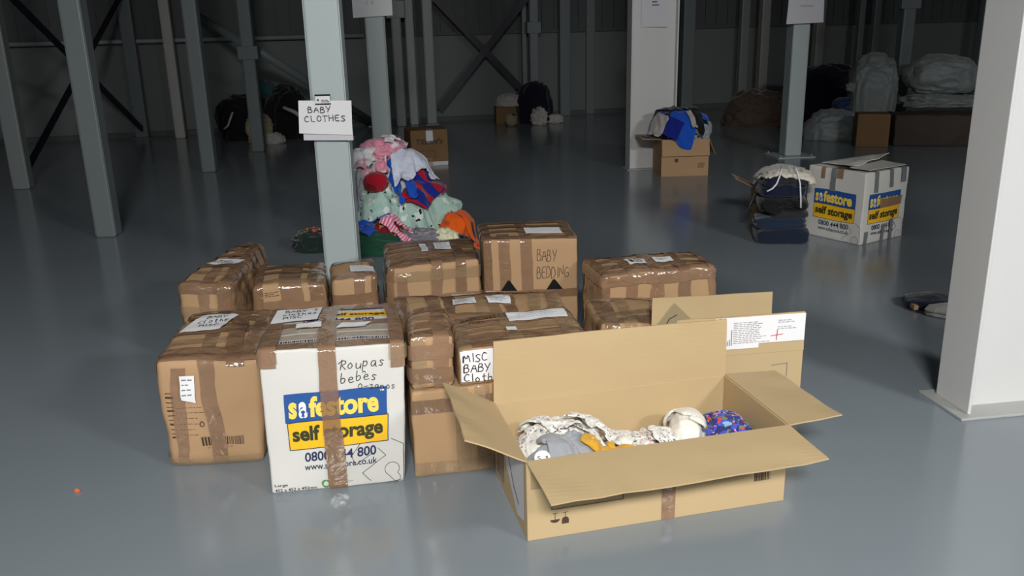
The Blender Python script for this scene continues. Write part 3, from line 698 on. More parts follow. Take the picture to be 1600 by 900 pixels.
# ---- box 7: long one in the middle
b = CBox('cardboard_box', 'long wide brown taped box lying behind the boxes with address labels, middle', (-.457, 3.186, 0), .111, (.679, .306, .380),
    {'FL': (0.014, -0.002, -0.001), 'FR': (-0.011, 0.001, -0.006), 'BL': (-0.017, 0.002, 0.009), 'BR': (0.013, -0.001, -0.001)}, r=.03, bulge=.012, crush=.011, seed=23)
W, D, H = b.dim
for k, (xx, mm) in enumerate(((.03, 'tape_d'), (.165, 'tape'), (.215, 'tape_d'), (.35, 'tape_c'), (.39, 'tape'), (.47, 'tape_d'), (.56, 'tape_c'), (.645, 'tape'))): b.tape('x', xx, 0, H+D, .05, m=mm, slope=.01*(-1)**k)
b.tape('y', .02, H-.05, H+W+.1, .05, m='tape_d'); b.tape('y', .29, H-.0, H+W+.0, .05, m='tape'); b.tape('z', H-.07, -.3, W+.3, .05, m='tape_c')
label(b, 'T', .235, .33, .12, .20, [('fine_print', fineprint(.245, .32, .13, .19, 4, 3, .003), 'ink_g')], wr=.003)
label(b, 'T', .375, .47, .12, .20, [('fine_print', fineprint(.385, .46, .13, .19, 4, 4, .003), 'ink_g')], wr=.003)
label(b, 'T', .24, .33, .255, .285, []); label(b, 'T', .38, .46, .255, .285, [])

# ---- lower box of the stack + two boxes on top
b = CBox('cardboard_box', 'brown box at the bottom of the small stack, right of the white storage box', (-.344, 2.661, 0), .2, (.60, .42, .315), {'bl': (.02, 0, 0), 'BL': (.02, 0, 0)},
    r=.010, bulge=.006, crush=.005, seed=29)
W, D, H = b.dim
b.tape('z', H-.055, -.2, W, .05, m='tape_d'); b.tape('x', .17, .0, H, .05, m='tape_c'); b.tape('x', .24, .0, H, .05, m='tape_c'); b.tape('z', .03, 0, .4, .05, m='tape_c'); b.tape('x', .3, .0, H, .05, m='tape')
b = CBox('cardboard_box', 'small crumpled taped box on the left of the stack', (-.338, 2.668, .3175), .2, (.142, .40, .184),
    {'FL': (0.003, 0, 0.0), 'fl': (-.004, 0, 0), 'BL': (.03, 0, .002), 'BR': (.02, 0, .0)}, r=.016, bulge=.006, crush=.009, seed=31)
W, D, H = b.dim
for k, yy in enumerate((.03, .1, .17, .25)): b.tape('y', yy, 0, H+W+.1, .055, m=['tape_d', 'tape', 'tape_c', 'tape'][k])
b.tape('x', .10, 0, H+D*.9, .05, m='tape'); b.tape('x', .03, 0, H, .045, m='tape_c'); b.tape('z', .05, -.2, W, .05, m='tape_d'); b.tape('z', .13, -.2, W, .05, m='tape')
b = CBox('cardboard_box', 'flat brown taped box marked MISC BABY clothes, on the right of the stack', (-.182, 2.696, .3175), .2, (.455, .325, .130),
    {'FL': (0.001, 0, -0.001), 'fl': (.002, 0, 0), 'BL': (0.02, 0, -0.003), 'BR': (-.004, 0, 0.009)}, r=.016, bulge=.010, crush=.009, seed=37)
W, D, H = b.dim
for k, yy in enumerate((.03, .09, .16, .22, .29)): b.tape('y', yy, H-.12, H+W+.1, .055, m=['tape_d', 'tape', 'tape_c', 'tape', 'tape_d'][k])
b.tape('x', .02, 0, H+D, .05, m='tape_c'); b.tape('x', .40, H-.1, H+D, .05, m='tape_c'); b.tape('x', .2, H, H+D, .05, m='tape_c')
label(b, 'F', .008, .15, .02, H-.008, [('handwriting', hand([('MISC', 0), ('BABY', 0), ('Cloths', 0)], .014, .088, .02, .026, 1.28, .003), 'ink')], wr=.003)
label(b, 'T', .215, .43, .20, .285, [('handwriting', fineprint(.25, .4, .22, .27, 3, 3, .003), 'ink_f')], wr=.002)
b.flat('T', *hand([('BABYClothES', 0), ('MISC', .03)], .03, .255, .016, .024, 1.6, .0025), 'handwriting', 'ink_b', .009)
label(b, 'T', .185, .225, .11, .15, [])

# ---- right side pair
b = CBox('cardboard_box', 'wide brown taped box with a printed code sticker, rearmost on the right', (.393, 3.713, 0), .189, (.551, .287, .399),
    {'FL': (0.005, -0.001, -0.002), 'FR': (-0.005, 0.001, 0), 'BL': (-0.006, 0.001, 0.004), 'BR': (0.005, -0.001, -0.002)}, r=.022, bulge=.010, crush=.012, seed=41)
W, D, H = b.dim
b.tape('y', .03, H-.3, H+W+.1, .06, m='tape'); b.tape('y', .1, H-.3, H+W+.1, .05, m='tape_d'); b.tape('y', .18, H-.3, H+W+.1, .05, m='tape'); b.tape('y', .26, H-.3, H+W+.1, .05, m='tape_d')
b.tape('x', .145, H-.2, H+D, .05, m='tape'); b.tape('x', .27, 0, H+D, .06, m='tape'); b.tape('x', .4, 0, H+D, .06, m='tape_d'); b.tape('x', .53, 0, H+D, .03, m='tape'); b.tape('x', .02, 0, H+D, .04, m='tape_d'); b.tape('z', H-.03, -.25, W, .045, m='tape')
label(b, 'T', .16, .255, .09, .17, [('fine_print', join2d(rect2d(.175, .19, .11, .155), fineprint(.2, .245, .105, .16, 4, 3, .005)), 'ink')])
label(b, 'T', .30, .39, .10, .165, [('fine_print', fineprint(.32, .37, .12, .15, 2, 3, .004), 'ink_g')])
b = CBox('cardboard_box', 'dark glossy taped box wedged behind the tall flap of the open box', (.347, 3.262, 0), .1, (.5, .35, .33),
    {'FR': (0, 0, -.03), 'BR': (0, 0, -.02)}, r=.02, bulge=.012, crush=.014, seed=43)
W, D, H = b.dim
b.tape('x', .05, H-.3, H+D, .07, m='tape_d'); b.tape('x', .17, 0, H+D, .05, slope=.2, m='tape_d'); b.tape('y', .04, H-.3, H+W, .06, m='tape_d'); b.tape('y', .12, H-.3, H+W, .05, m='tape_c'); b.tape('y', .31, H-.3, H+W, .05, m='tape')
b.tape('x', .13, H-.1, H+D, .05, m='tape_c')

# ---- white storage box on the right, further back
b = CBox('storage_box', 'white storage box with blue and yellow logo and grey tape, beside the folded clothes', (2.090, 6.050, 0), -1.012+0, (.461, .460, .488),
    None, m='card_w', r=.008, bulge=.006, crush=.005, seed=47, sag=.02)
W, D, H = b.dim
store_print(b, 'F', .235, .34, 1.08, simple=True)
store_print(b, 'R', .22, .34, 1.08, simple=True)
b.tape('x', .125, H-.08, H+.01, .034, m='tape', name='tape_scrap'); b.tape('x', .265, H-.06, H+.01, .05, m='tape', name='tape_scrap'); b.tape('x', .215, H-.155, H+D, .045, m='tape_g', name='grey_tape')
b.tape('y', .11, H+W-.3, H+W+.14, .04, m='tape_g', name='grey_tape'); b.tape('y', .27, H+W-.3, H+W+.12, .04, m='tape_g', name='grey_tape'); b.tape('y', .40, H, H+W+.1, .05, m='tape_g', name='grey_tape')
b.tape('y', .05, H+W+H-.09, H+W+H, .035, m='tape_g', name='grey_tape'); b.tape('y', .22, H+W+H-.12, H+W+H, .03, m='tape_g', name='grey_tape'); b.tape('y', .31, H+W+H-.15, H+W+H, .035, m='tape_g', name='grey_tape')
b.tape('z', .27, W+.16, W+.4, .06, m='tape', name='packing_tape')
# its loose lid flap, lifted, with a dark opening below
def slab(name, P, th, m, parent=None, n=10, curve=0, noise_a=.002, seed=0, smooth=False, cutc=None):
    """board spanning the four points P[0..3] (hinge a, hinge b, outer b, outer a) with thickness th"""
    P = [Vector(p) for p in P]; nrm = (P[1]-P[0]).cross(P[3]-P[0]).normalized()
    top, bot = [], []
    for i in range(n+1):
        for j in range(n+1):
            u, v = i/n, j/n
            p = (P[0]*(1-u)+P[1]*u)*(1-v)+(P[3]*(1-u)+P[2]*u)*v
            if cutc:   # clipped outer corners
                c = cutc*max(0, v-.75)*4
                ce = (P[0]+P[1]+P[2]+P[3])/4; e = (P[1]-P[0]).normalized(); p = p+e*((.5-u)*2*c)
            p += nrm*(curve*math.sin(PI*u)*v+noise_a*noise.noise(p*9+Vector((seed, 0, 0)))*v)
            top.append(p+nrm*th/2); bot.append(p-nrm*th/2)
    vs = top+bot; k = len(top); fs = []
    for i in range(n):
        for j in range(n):
            q = i*(n+1)+j; fs.append((q, q+n+1, q+n+2, q+1)); fs.append((k+q, k+q+1, k+q+n+2, k+q+n+1))
    ring = [i*(n+1) for i in range(n+1)]+[n*(n+1)+j for j in range(1, n+1)]+[i*(n+1)+n for i in range(n-1, -1, -1)]+[j for j in range(n-1, 0, -1)]
    for a, c in zip(ring, ring[1:]+ring[:1]): fs.append((a, k+a, k+c, c))
    o = mk_obj(name, vs, fs, m if not isinstance(m, str) else M[m], parent, smooth=False)
    o.rotation_euler = (0, 0, 0)
    return o
slab('lid_flap', [(.03, .10, H+.012), (.03, .42, H+.012), (.31, .44, H+.075), (.30, .09, H+.03)], .005, 'card_w', b.t, curve=.01, noise_a=.02, seed=3)
slab('lid_flap', [(.45, .05, H+.012), (.45, .44, H+.012), (.27, .43, H+.02), (.29, .06, H+.012)], .004, 'card_w', b.t, noise_a=.006, seed=6)

# ------------------------------------------------------------------ open boxes
def open_box(name, label_, p, rot, dim, flaps, m='card_l', th=.006, floor_z=.006):
    t = thing(name, label_, 'box', p, rot); w_, d_, h_ = dim
    b = MB(); b.box(0, w_, 0, th, 0, h_); b.box(0, w_, d_-th, d_, 0, h_); b.box(0, th, th, d_-th, 0, h_); b.box(w_-th, w_, th, d_-th, 0, h_); b.box(th, w_-th, th, d_-th, 0, th)
    body = b.build('carton_body', M[m], t, bevel=.0018)
    for i, (P, cv) in enumerate(flaps):
        slab('flap', P, th*.75, m, t, n=12, curve=cv, noise_a=.006, seed=i*5+w_*10)
    return t
def tolocal(p, rot, q):
    c, s = math.cos(rot), math.sin(rot); x, y = q[0]-p[0], q[1]-p[1]
    return (x*c+y*s, -x*s+y*c, q[2]-p[2])
OP, OR, OD = (.029, 2.265, 0), .234, (.844, .429, .263)
L = lambda q: tolocal(OP, OR, q)
w_, d_, h_ = OD
ob = open_box('open_cardboard_box', 'large open cardboard box filled with baby clothes, in front', OP, OR, OD, [
    ([(0, 0, h_), (w_, 0, h_), L((.906, 2.268, .2465)), L((.0905, 2.055, .2465))], .004),
    ([(w_, d_, h_), (0, d_, h_), L((-.066, 2.686, .480)), L((.748, 2.878, .472))], .006),
    ([(0, d_, h_), (0, 0, h_), L((-.141, 2.21, .366)), L((-.233, 2.632, .361))], -.004),
    ([(w_, 0, h_), (w_, d_, h_), (w_+.19, d_-.01, h_-.004), (w_+.195, .015, h_+.002)], .004)])
b = MB()
def flat_on(parent, plane, parts, name, m, off=.0012):
    """2d shapes on an axis plane of a local frame: plane = ('F', y) front, ('L', x) left, or a mapping function"""
    vs, fs = parts
    if plane[0] == 'F': V = [(a, plane[1]-off, c) for a, c in vs]
    elif plane[0] == 'L': V = [(plane[1]-off, a, c) for a, c in vs]; fs = [f[::-1] for f in fs]
    elif plane[0] == 'T': V = [(a, c, plane[1]+off) for a, c in vs]
    else: V = [plane[1](a, c, off) for a, c in vs]
    return mk_obj(name, V, fs, M[m], parent)
flat_on(ob, ('F', 0), join2d(line2d([(.075, .15), (.075, .095), (.30, .095), (.30, .2)], .0022)), 'print_frame', 'ink_b')
cup = [(.070+.015*(1-math.cos(a))-.0, .060-.011*math.sin(a)) for a in [PI*i/8 for i in range(9)]]
flat_on(ob, ('F', 0), join2d((cup, [tuple(range(9))]), line2d([(.085, .060), (.085, .079)], .0016), line2d([(.078, .08), (.092, .08)], .0016)), 'fragile_mark', 'ink_b')
pd = [(.106+.011*(1-math.cos(a)), .055+.010*math.sin(a)) for a in [PI*i/8 for i in range(9)]]+[(.128, .042), (.106, .042)]
flat_on(ob, ('F', 0), join2d((pd[::-1], [tuple(range(11))]), line2d([(.117, .062), (.117, .079)], .0016), line2d([(.110, .08), (.124, .08)], .0016)), 'keep_dry_mark', 'ink_b')
flat_on(ob, ('F', 0), barcode(.735, .79, .085, .125, 7), 'barcode', 'ink_b')
flat_on(ob, ('F', 0), join2d(*[rect2d(.425, .47, .0+i*.03, .03+i*.03) for i in range(8)]), 'packing_tape', 'tape')
flat_on(ob, ('F', 0), join2d(*[rect2d(.012, .05, .17+i*.03, .2+i*.03) for i in range(2)]), 'clear_tape_shine', 'tape_c')
side = join2d(([(.03, .255), (.03, .05), (.12, .02), (.26, .12), (.28, .255)], [(0, 1, 2, 3, 4)]))
flat_on(ob, ('L', 0), side, 'grey_side_print', 'paper_g')
flat_on(ob, ('L', 0), join2d(line2d([(.20, .25), (.185, .225), (.19, .20)], .006), line2d([(.22, .17), (.16, .10), (.10, .07)], .006)), 'side_print_lines', 'ink', .002)
flat_on(ob, ('L', 0), join2d(*[rect2d(.30, .40, .03+i*.04, .07+i*.04) for i in range(5)]), 'packing_tape', 'tape_d', .002)

P2, R2, D2 = (.583, 2.965, 0), .135, (.5, .282, .29)
w2, d2, h2 = D2
ob2 = open_box('open_cardboard_box', 'second open cardboard box behind, its raised flap wearing a white shipping label', P2, R2, D2, [
    ([(0, 0, h2), (w2, 0, h2), (w2-.006, .0, h2+.152), (.006, .0, h2+.150)], .003),
    ([(w2, d2, h2), (0, d2, h2), (.003, d2, h2+.147), (w2-.006, d2, h2+.143)], -.004),
    ([(.012, d2-.01, h2), (.012, .01, h2), (.05, .01, h2-.13), (.05, d2-.01, h2-.13)], 0),
    ([(w2-.012, .01, h2), (w2-.012, d2-.01, h2), (w2-.05, d2-.01, h2-.13), (w2-.05, .01, h2-.13)], 0)])
lab = flat_on(ob2, ('F', -.004), join2d(rect2d(.15, .32, h2+.025, h2+.148), rect2d(.32, w2-.004, h2+.042, h2+.148)), 'shipping_label', 'paper', .0035)
flat_on(lab, ('F', -.004), join2d(*[rect2d(.175+i*.0075, .178+i*.0075, h2+.04, h2+.04+.09*abs(math.sin(i*1.7))**.3*(.6+.4*math.cos(i))) for i in range(6)], fineprint(.22, .36, h2+.045, h2+.13, 12, 6, .002)), 'fine_print', 'ink_g', .005)
flat_on(lab, ('F', -.004), join2d(fineprint(.39, .46, h2+.115, h2+.13, 2, 6, .004), fineprint(.39, .46, h2+.09, h2+.105, 2, 7, .004)), 'faded_print', 'ink_f', .005)
flat_on(lab, ('F', -.004), join2d(line2d([(.365, h2+.068), (.41, h2+.072)], .003), line2d([(.387, h2+.052), (.389, h2+.09)], .003)), 'red_cross_mark', 'ink_r', .005)
flat_on(ob2, ('F', 0), join2d(line2d([(.38, h2-.052), (.44, h2-.048), (.44, h2-.1)], .003)), 'corner_print', 'ink_g', .001)
tri = [(.004, h2+.012), (.20, h2+.012), (.09, h2+.125)]
flat_on(ob2, ('F', d2-.006), (tri, [(0, 1, 2)]), 'grey_triangle_print', 'tri', .0035) if 'tri' in M else None
flat_on(ob2, ('F', d2-.006), join2d(line2d([(.05, h2+.02), (.07, h2+.06), (.1, h2+.075)], .004)), 'curved_print', 'ink_b', .005)

# box of blue clothes in front of the white H column
P3, R3, D3 = (1.495, 8.536, 0), .025, (.466, .431, .362)
w3, d3, h3 = D3
ob3 = open_box('open_cardboard_box', 'open brown box overflowing with blue and black clothes, by the white H column', P3, R3, D3, [
    ([(0, d3, h3), (0, 0, h3), (-.2, 0, h3+.01), (-.2, d3*.9, h3+.01)], 0),
    ([(w3, 0, h3), (w3, d3, h3), (w3+.06, d3, h3-.15), (w3+.06, 0, h3-.15)], 0),
    ([(0, 0, h3), (w3, 0, h3), (w3, -.03, h3-.16), (.0, -.03, h3-.16)], 0)], m='card')
flat_on(ob3, ('F', 0), join2d(rect2d(.13, .165, .14, .175)), 'handling_mark', 'ink_b', .002); flat_on(ob3, ('F', 0), fineprint(.36, .43, .08, .13, 4, 2, .006), 'fine_print', 'ink_b', .002)

# dark taped box at the back with an old printed name
b = CBox('cardboard_box', 'brown box with black printed name and white base strip, behind the clothes heap', (-1.061, 9.525, 0), .283, (.410, .399, .393), m='card_d', r=.006, bulge=.005, crush=.004, seed=51)
b.flat('F', *text_in("Tilsonf's", .055, .355, .235, .30, .05, shear=.2), 'printed_name', 'ink_b', .002)
b.flat('F', *join2d(*[rect2d(.003+.04*i, .04+.04*i+.003, .002, .045) for i in range(10)]), 'white_strip', 'paper_g', .002)
b.flat('F', *join2d(line2d([(.08, .08), (.27, .09), (.27, .17), (.08, .17), (.08, .08)], .004)), 'print_frame', 'ink_b', .002)
b.tape('x', .205, .25, .393+.1, .07, m='tape_g', name='white_tape'); b.tape('x', .205, 0, .09, .06, m='tape_c')
b.flat('F', *join2d(rect2d(.17, .245, .275, .385)), 'paper_label', 'paper_g', .004)

# ------------------------------------------------------------------ paper signs on columns
def paper(name, label_, tl, tr, bl, br, y, m='paper', th=.002, parts=(), behind=None, rot=0, group=None, curl=.006):
    cx = sum(p[0] for p in (tl, tr, bl, br))/4; z0 = min(bl[1], br[1])
    t = thing(name, label_, 'sign', (cx, y, z0), rot, group)
    n = 8; vs = []; fs = []
    for k, off in ((0, 0), (1, th)):
        for i in range(n+1):
            for j in range(n+1):
                u, v = i/n, j/n
                px = (bl[0]*(1-u)+br[0]*u)*(1-v)+(tl[0]*(1-u)+tr[0]*u)*v-cx; pz = (bl[1]*(1-u)+br[1]*u)*(1-v)+(tl[1]*(1-u)+tr[1]*u)*v-z0
                vs.append((px, off-curl*(1-v)*(1+math.sin(u*5))*.5, pz))
    K = (n+1)**2
    for i in range(n):
        for j in range(n):
            q = i*(n+1)+j; fs.append((q, q+n+1, q+n+2, q+1)); fs.append((K+q, K+q+1, K+q+n+2, K+q+n+1))
    mk_obj('paper_sheet', vs, fs, M[m], t)
    return t, cx, z0
t, cx, z0 = paper('paper_sign', 'white paper sign reading BABY CLOTHES taped to the nearest column', (-1.087, 1.119), (-.812, 1.113), (-1.097, .951), (-.820, .935), 4.625)
flat_on(t, ('F', -.008), hand([('BABY', .002), ('CLOTHES', -.02)], -.088, .122, .026, .030, 1.55, .0034, spacing=1.22), 'handwriting', 'ink', .0)
mk_obj('second_sheet', [(-.124, .006, -.022), (.137, .006, -.028), (.135, .006, .1), (-.12, .006, .1), (-.124, .0068, -.022), (.137, .0068, -.028), (.135, .0068, .1), (-.12, .0068, .1)], [(0, 1, 2, 3), (7, 6, 5, 4), (0, 4, 5, 1)], M['paper_g'], t)
q = MB(); q.box(-.042, .034, -.012, -.004, .165, .212); q.build('tape_dispenser_label', M['paper'], t)
q = MB(); q.box(-.044, .036, -.013, -.0035, .205, .214); q.box(-.044, .036, -.013, -.0035, .163, .168); q.build('clip_edge', M['black_plastic'], t)
flat_on(t, ('F', -.012), join2d(fineprint(-.01, .03, .172, .188, 2, 3, .004), rect2d(-.032, -.024, .18, .19)), 'fine_print', 'ink', .002)
t, cx, z0 = paper('paper_sign', 'blank looking paper on the column behind the clothes heap', (-1.344, 1.80), (-.994, 1.80), (-1.344, 1.558), (-.996, 1.572), 8.06, 'paper')
flat_on(t, ('F', -.008), hand([('II II', 0)], -.06, .11, .02, .03, 1.5, .004), 'handwriting', 'ink_f', 0)
t, cx, z0 = paper('paper_sign', 'blank looking paper on the column behind the folded clothes stack', (2.96, 1.66), (3.33, 1.65), (2.949, 1.407), (3.339, 1.418), 9.56, 'paper_g')
flat_on(t, ('F', -.008), fineprint(-.06, .08, .17, .19, 2, 3, .006), 'faded_print', 'ink_f', 0)
t, cx, z0 = paper('paper_sign', 'faint paper sheet high on the white H column', (1.342, 1.68), (1.606, 1.67), (1.347, 1.419), (1.613, 1.413), 9.035, 'paper_g', curl=.002)
flat_on(t, ('F', -.004), join2d(rect2d(-.03, .04, .205, .215), rect2d(-.03, .02, .235, .245)), 'fine_print', 'ink', 0)

exec_cloth = True
# ------------------------------------------------------------------ cloth: a small position based simulation
class HF:
    """height field in a local frame"""
    def __init__(s, x0, x1, y0, y1, res=.012, base=0.0):
        s.x0, s.y0, s.res = x0, y0, res; s.nx = int((x1-x0)/res)+1; s.ny = int((y1-y0)/res)+1
        s.h = np.full((s.nx, s.ny), base)
    def sample(s, x, y):
        fx = np.clip((x-s.x0)/s.res, 0, s.nx-1.001); fy = np.clip((y-s.y0)/s.res, 0, s.ny-1.001)
        i = fx.astype(int); j = fy.astype(int); a = fx-i; b = fy-j; h = s.h
        return (h[i, j]*(1-a)+h[i+1, j]*a)*(1-b)+(h[i, j+1]*(1-a)+h[i+1, j+1]*a)*b
    def grad(s, x, y):
        e = s.res
        return (s.sample(x+e, y)-s.sample(x-e, y))/(2*e), (s.sample(x, y+e)-s.sample(x, y-e))/(2*e)
    def splat(s, P, th):
        i = np.round((P[:, 0]-s.x0)/s.res).astype(int); j = np.round((P[:, 1]-s.y0)/s.res).astype(int)
        for di in (-1, 0, 1):
            for dj in (-1, 0, 1):
                ii = i+di; jj = j+dj; k = (ii >= 0) & (ii < s.nx) & (jj >= 0) & (jj < s.ny)
                np.maximum.at(s.h, (ii[k], jj[k]), P[k, 2]+th-(.004 if (di or dj) else 0))
    def blur(s, n=1):
        for _ in range(n):
            p = np.pad(s.h, 1, mode='edge'); s.h = np.maximum(s.h, (p[:-2, 1:-1]+p[2:, 1:-1]+p[1:-1, :-2]+p[1:-1, 2:])/4)

def shape_mask(kind, U, V):
    if kind == 'shirt':
        body = (abs(U-.5) < .25); sl = (V > .66) & (V < .66+.34*(1-.0*U)) & (V > .60+.5*(abs(U-.5)-.25)*0)
        neck = ((U-.5)**2+(V-1.02)**2 < .11**2)
        return (body | (sl & (abs(U-.5) < .5))) & ~neck
    if kind == 'onesie':
        body = abs(U-.5) < .27-.02*np.sin(V*3); sl = (V > .72) & (abs(U-.5) < .42); leg = (V < .1) & (abs(U-.5) > .15); neck = ((U-.5)**2+(V-1.0)**2 < .1**2)
        return (body | sl) & ~((V < .14) & (abs(U-.5) > .12)) & ~neck
    if kind == 'trousers':
        return (abs(U-.5) < .34) & ~((V < .68) & (abs(U-.5) < .045+.06*(.68-V)))
    if kind == 'leg': return abs(U-.5) < .5
    r = .12
    cx = np.clip(abs(U-.5)-(.5-r), 0, 1); cy = np.clip(abs(V-.5)-(.5-r), 0, 1)
    return (cx**2+cy**2 < r*r*1.05)

def sim_cloth(hf, kind, size, center, rot, z0, squeeze=(.7, .7), seed=0, n=34, steps=110, iters=7, fric=.75, bounds=None, th=.004, tilt=(0, 0), bend=.35, wave=.03):
    W_, H_ = size; R = np.random.RandomState(seed)
    nx = n; ny = max(8, int(n*H_/W_)) if H_ < W_*1.6 else int(n*1.5)
    if H_ > W_: nx, ny = max(8, int(n*W_/H_)), n
    U, V = np.meshgrid(np.linspace(0, 1, nx), np.linspace(0, 1, ny), indexing='ij')
    dx, dy = W_/(nx-1), H_/(ny-1)
    mask = shape_mask(kind, U, V)
    ph = R.uniform(0, 6, 8); fr = R.uniform(1.5, 4.5, 8)
    # initial pleats: sideways shrink balanced by waves in height
    X = (U-.5)*W_*squeeze[0]+.15*dx*R.randn(nx, ny)+.02*np.sin(V*5+ph[0]); Y = (V-.5)*H_*squeeze[1]+.15*dy*R.randn(nx, ny)+.02*np.sin(U*5+ph[1])
    Z = z0+wave*(np.sin(U*fr[0]*5+V*fr[1]+ph[2])+.7*np.sin(V*fr[2]*4+U*fr[3]+ph[3])+.5*np.sin((U+V)*fr[4]*4+ph[4]))+tilt[0]*X+tilt[1]*Y
    c, s_ = math.cos(rot), math.sin(rot)
    P = np.stack([center[0]+X*c-Y*s_, center[1]+X*s_+Y*c, Z], -1)
    low = hf.sample(P[..., 0], P[..., 1]); P[..., 2] = np.maximum(P[..., 2], low+th+.004)
    Vl = np.zeros_like(P); dt = 1/60.
    dg = math.hypot(dx, dy)
    cons = []
    for ax, d0 in ((0, dx), (1, dy)):
        for par in (0, 1):
            a = [slice(None)]*2; b_ = [slice(None)]*2; L = (nx, ny)[ax]
            ia = np.arange(par, L-1, 2); A = [slice(None), slice(None)]; B = [slice(None), slice(None)]; A[ax] = ia; B[ax] = ia+1
            cons.append((tuple(A), tuple(B), d0, 1.0))
        L = (nx, ny)[ax]
        for par in (0, 1, 2, 3):
            ia = np.arange(par, L-2, 4); A = [slice(None), slice(None)]; B = [slice(None), slice(None)]; A[ax] = ia; B[ax] = ia+2
            if len(ia): cons.append((tuple(A), tuple(B), 2*d0, bend*.5))
    for par in (0, 1):
        ia = np.arange(par, nx-1, 2)
        cons.append(((ia, slice(0, ny-1)), (ia+1, slice(1, ny)), dg, .4)); cons.append(((ia, slice(1, ny)), (ia+1, slice(0, ny-1)), dg, .4))
    for st in range(steps):
        Vl[..., 2] -= 9.8*dt; Vl *= .97
        Q = P+Vl*dt
        for it in range(iters):
            for A, B, d0, k in cons:
                D = Q[B]-Q[A]; l = np.sqrt((D*D).sum(-1, keepdims=True))+1e-9
                if k < 1: corr = D*((l-d0)/l)*.5*k*(l < d0) if d0 > 1.5*max(dx, dy)*.99 else D*((l-d0)/l)*.5*k
                else: corr = D*((l-d0)/l)*.5
                Q[A] += corr; Q[B] -= corr
        if bounds is not None:
            Q[..., 0] = np.clip(Q[..., 0], bounds[0], bounds[1]); Q[..., 1] = np.clip(Q[..., 1], bounds[2], bounds[3])
        h = hf.sample(Q[..., 0], Q[..., 1])+th; pen = h-Q[..., 2]; hit = pen > 0
        gx, gy = hf.grad(Q[..., 0], Q[..., 1]); gx = np.clip(gx, -1.5, 1.5); gy = np.clip(gy, -1.5, 1.5); nn = 1/np.sqrt(gx*gx+gy*gy+1)
        pe = np.where(hit, pen, 0)
        near = pen > -.004
        fk = np.where(near, 1-fric, 1)[..., None]
        Q[..., :2] = P[..., :2]+(Q[..., :2]-P[..., :2])*fk
        h = hf.sample(Q[..., 0], Q[..., 1])+th
        Q[..., 2] = np.maximum(Q[..., 2], h)
        Vl = (Q-P)/dt
        sp = np.sqrt((Vl**2).sum(-1, keepdims=True)); Vl *= np.minimum(1, 2.5/(sp+1e-9))
        P = Q
    idx = np.arange(nx*ny).reshape(nx, ny)
    mf = mask[:-1, :-1] & mask[1:, :-1] & mask[:-1, 1:] & mask[1:, 1:]
    I, J = np.nonzero(mf)
    fs = np.stack([idx[I, J], idx[I+1, J], idx[I+1, J+1], idx[I, J+1]], -1)
    used = np.unique(fs); rem = -np.ones(nx*ny, int); rem[used] = np.arange(len(used))
    verts = P.reshape(-1, 3)[used]; fs = rem[fs]
    uv = np.stack([(U-.5)*W_+seed*.37, (V-.5)*H_], -1).reshape(-1, 2)[used]
    # splat with in-between samples
    M1 = P[:-1, :-1][mf]; M2 = P[1:, :-1][mf]; M3 = P[1:, 1:][mf]; M4 = P[:-1, 1:][mf]
    for S_ in (verts, (M1+M3)/2, (M1+M2)/2, (M2+M3)/2): hf.splat(S_, th+.004)
    return verts, fs, uv

def garment(hf, name, label_, cat, m, kind, size, center, rot, z0, frame=((0, 0, 0), 0), group=None, thick=.006, ruck=0.0, rs=(4, 15), **kw):
    v, f, uv = sim_cloth(hf, kind, size, center, rot, z0, **kw)
    if ruck:      # rucked folds running across the cloth
        sd_ = kw.get('seed', 0)*1.3
        for i in range(len(v)):
            x_, y_, z_ = v[i]; w1 = noise.noise(Vector((x_*3, y_*3+sd_, z_*3)))
            rdg = 1-abs(noise.noise(Vector((x_*rs[0]+sd_, y_*rs[1]+w1*2.2, z_*rs[1]+w1*2.2))))*2.6
            v[i, 2] += ruck*max(0, rdg)*.6; v[i, 1] -= ruck*max(0, rdg)*.8
        hf.splat(v, thick+.004); hf.splat((v[f[:, 0]]+v[f[:, 2]])/2, thick+.004)
    c0 = v.mean(0); c0[2] = v[:, 2].min()
    cs, sn = math.cos(frame[1]), math.sin(frame[1])
    o = mk_obj(name, v-c0, f, m, None, smooth=True, uvs=uv)
    o.location = (frame[0][0]+c0[0]*cs-c0[1]*sn, frame[0][1]+c0[0]*sn+c0[1]*cs, frame[0][2]+c0[2]); o.rotation_euler = (0, 0, frame[1])
    sd = o.modifiers.new('thick', 'SOLIDIFY'); sd.thickness = thick; sd.offset = 0
    sb = o.modifiers.new('smooth', 'SUBSURF'); sb.levels = 1; sb.render_levels = 1
    return tag(o, label_, cat, group)

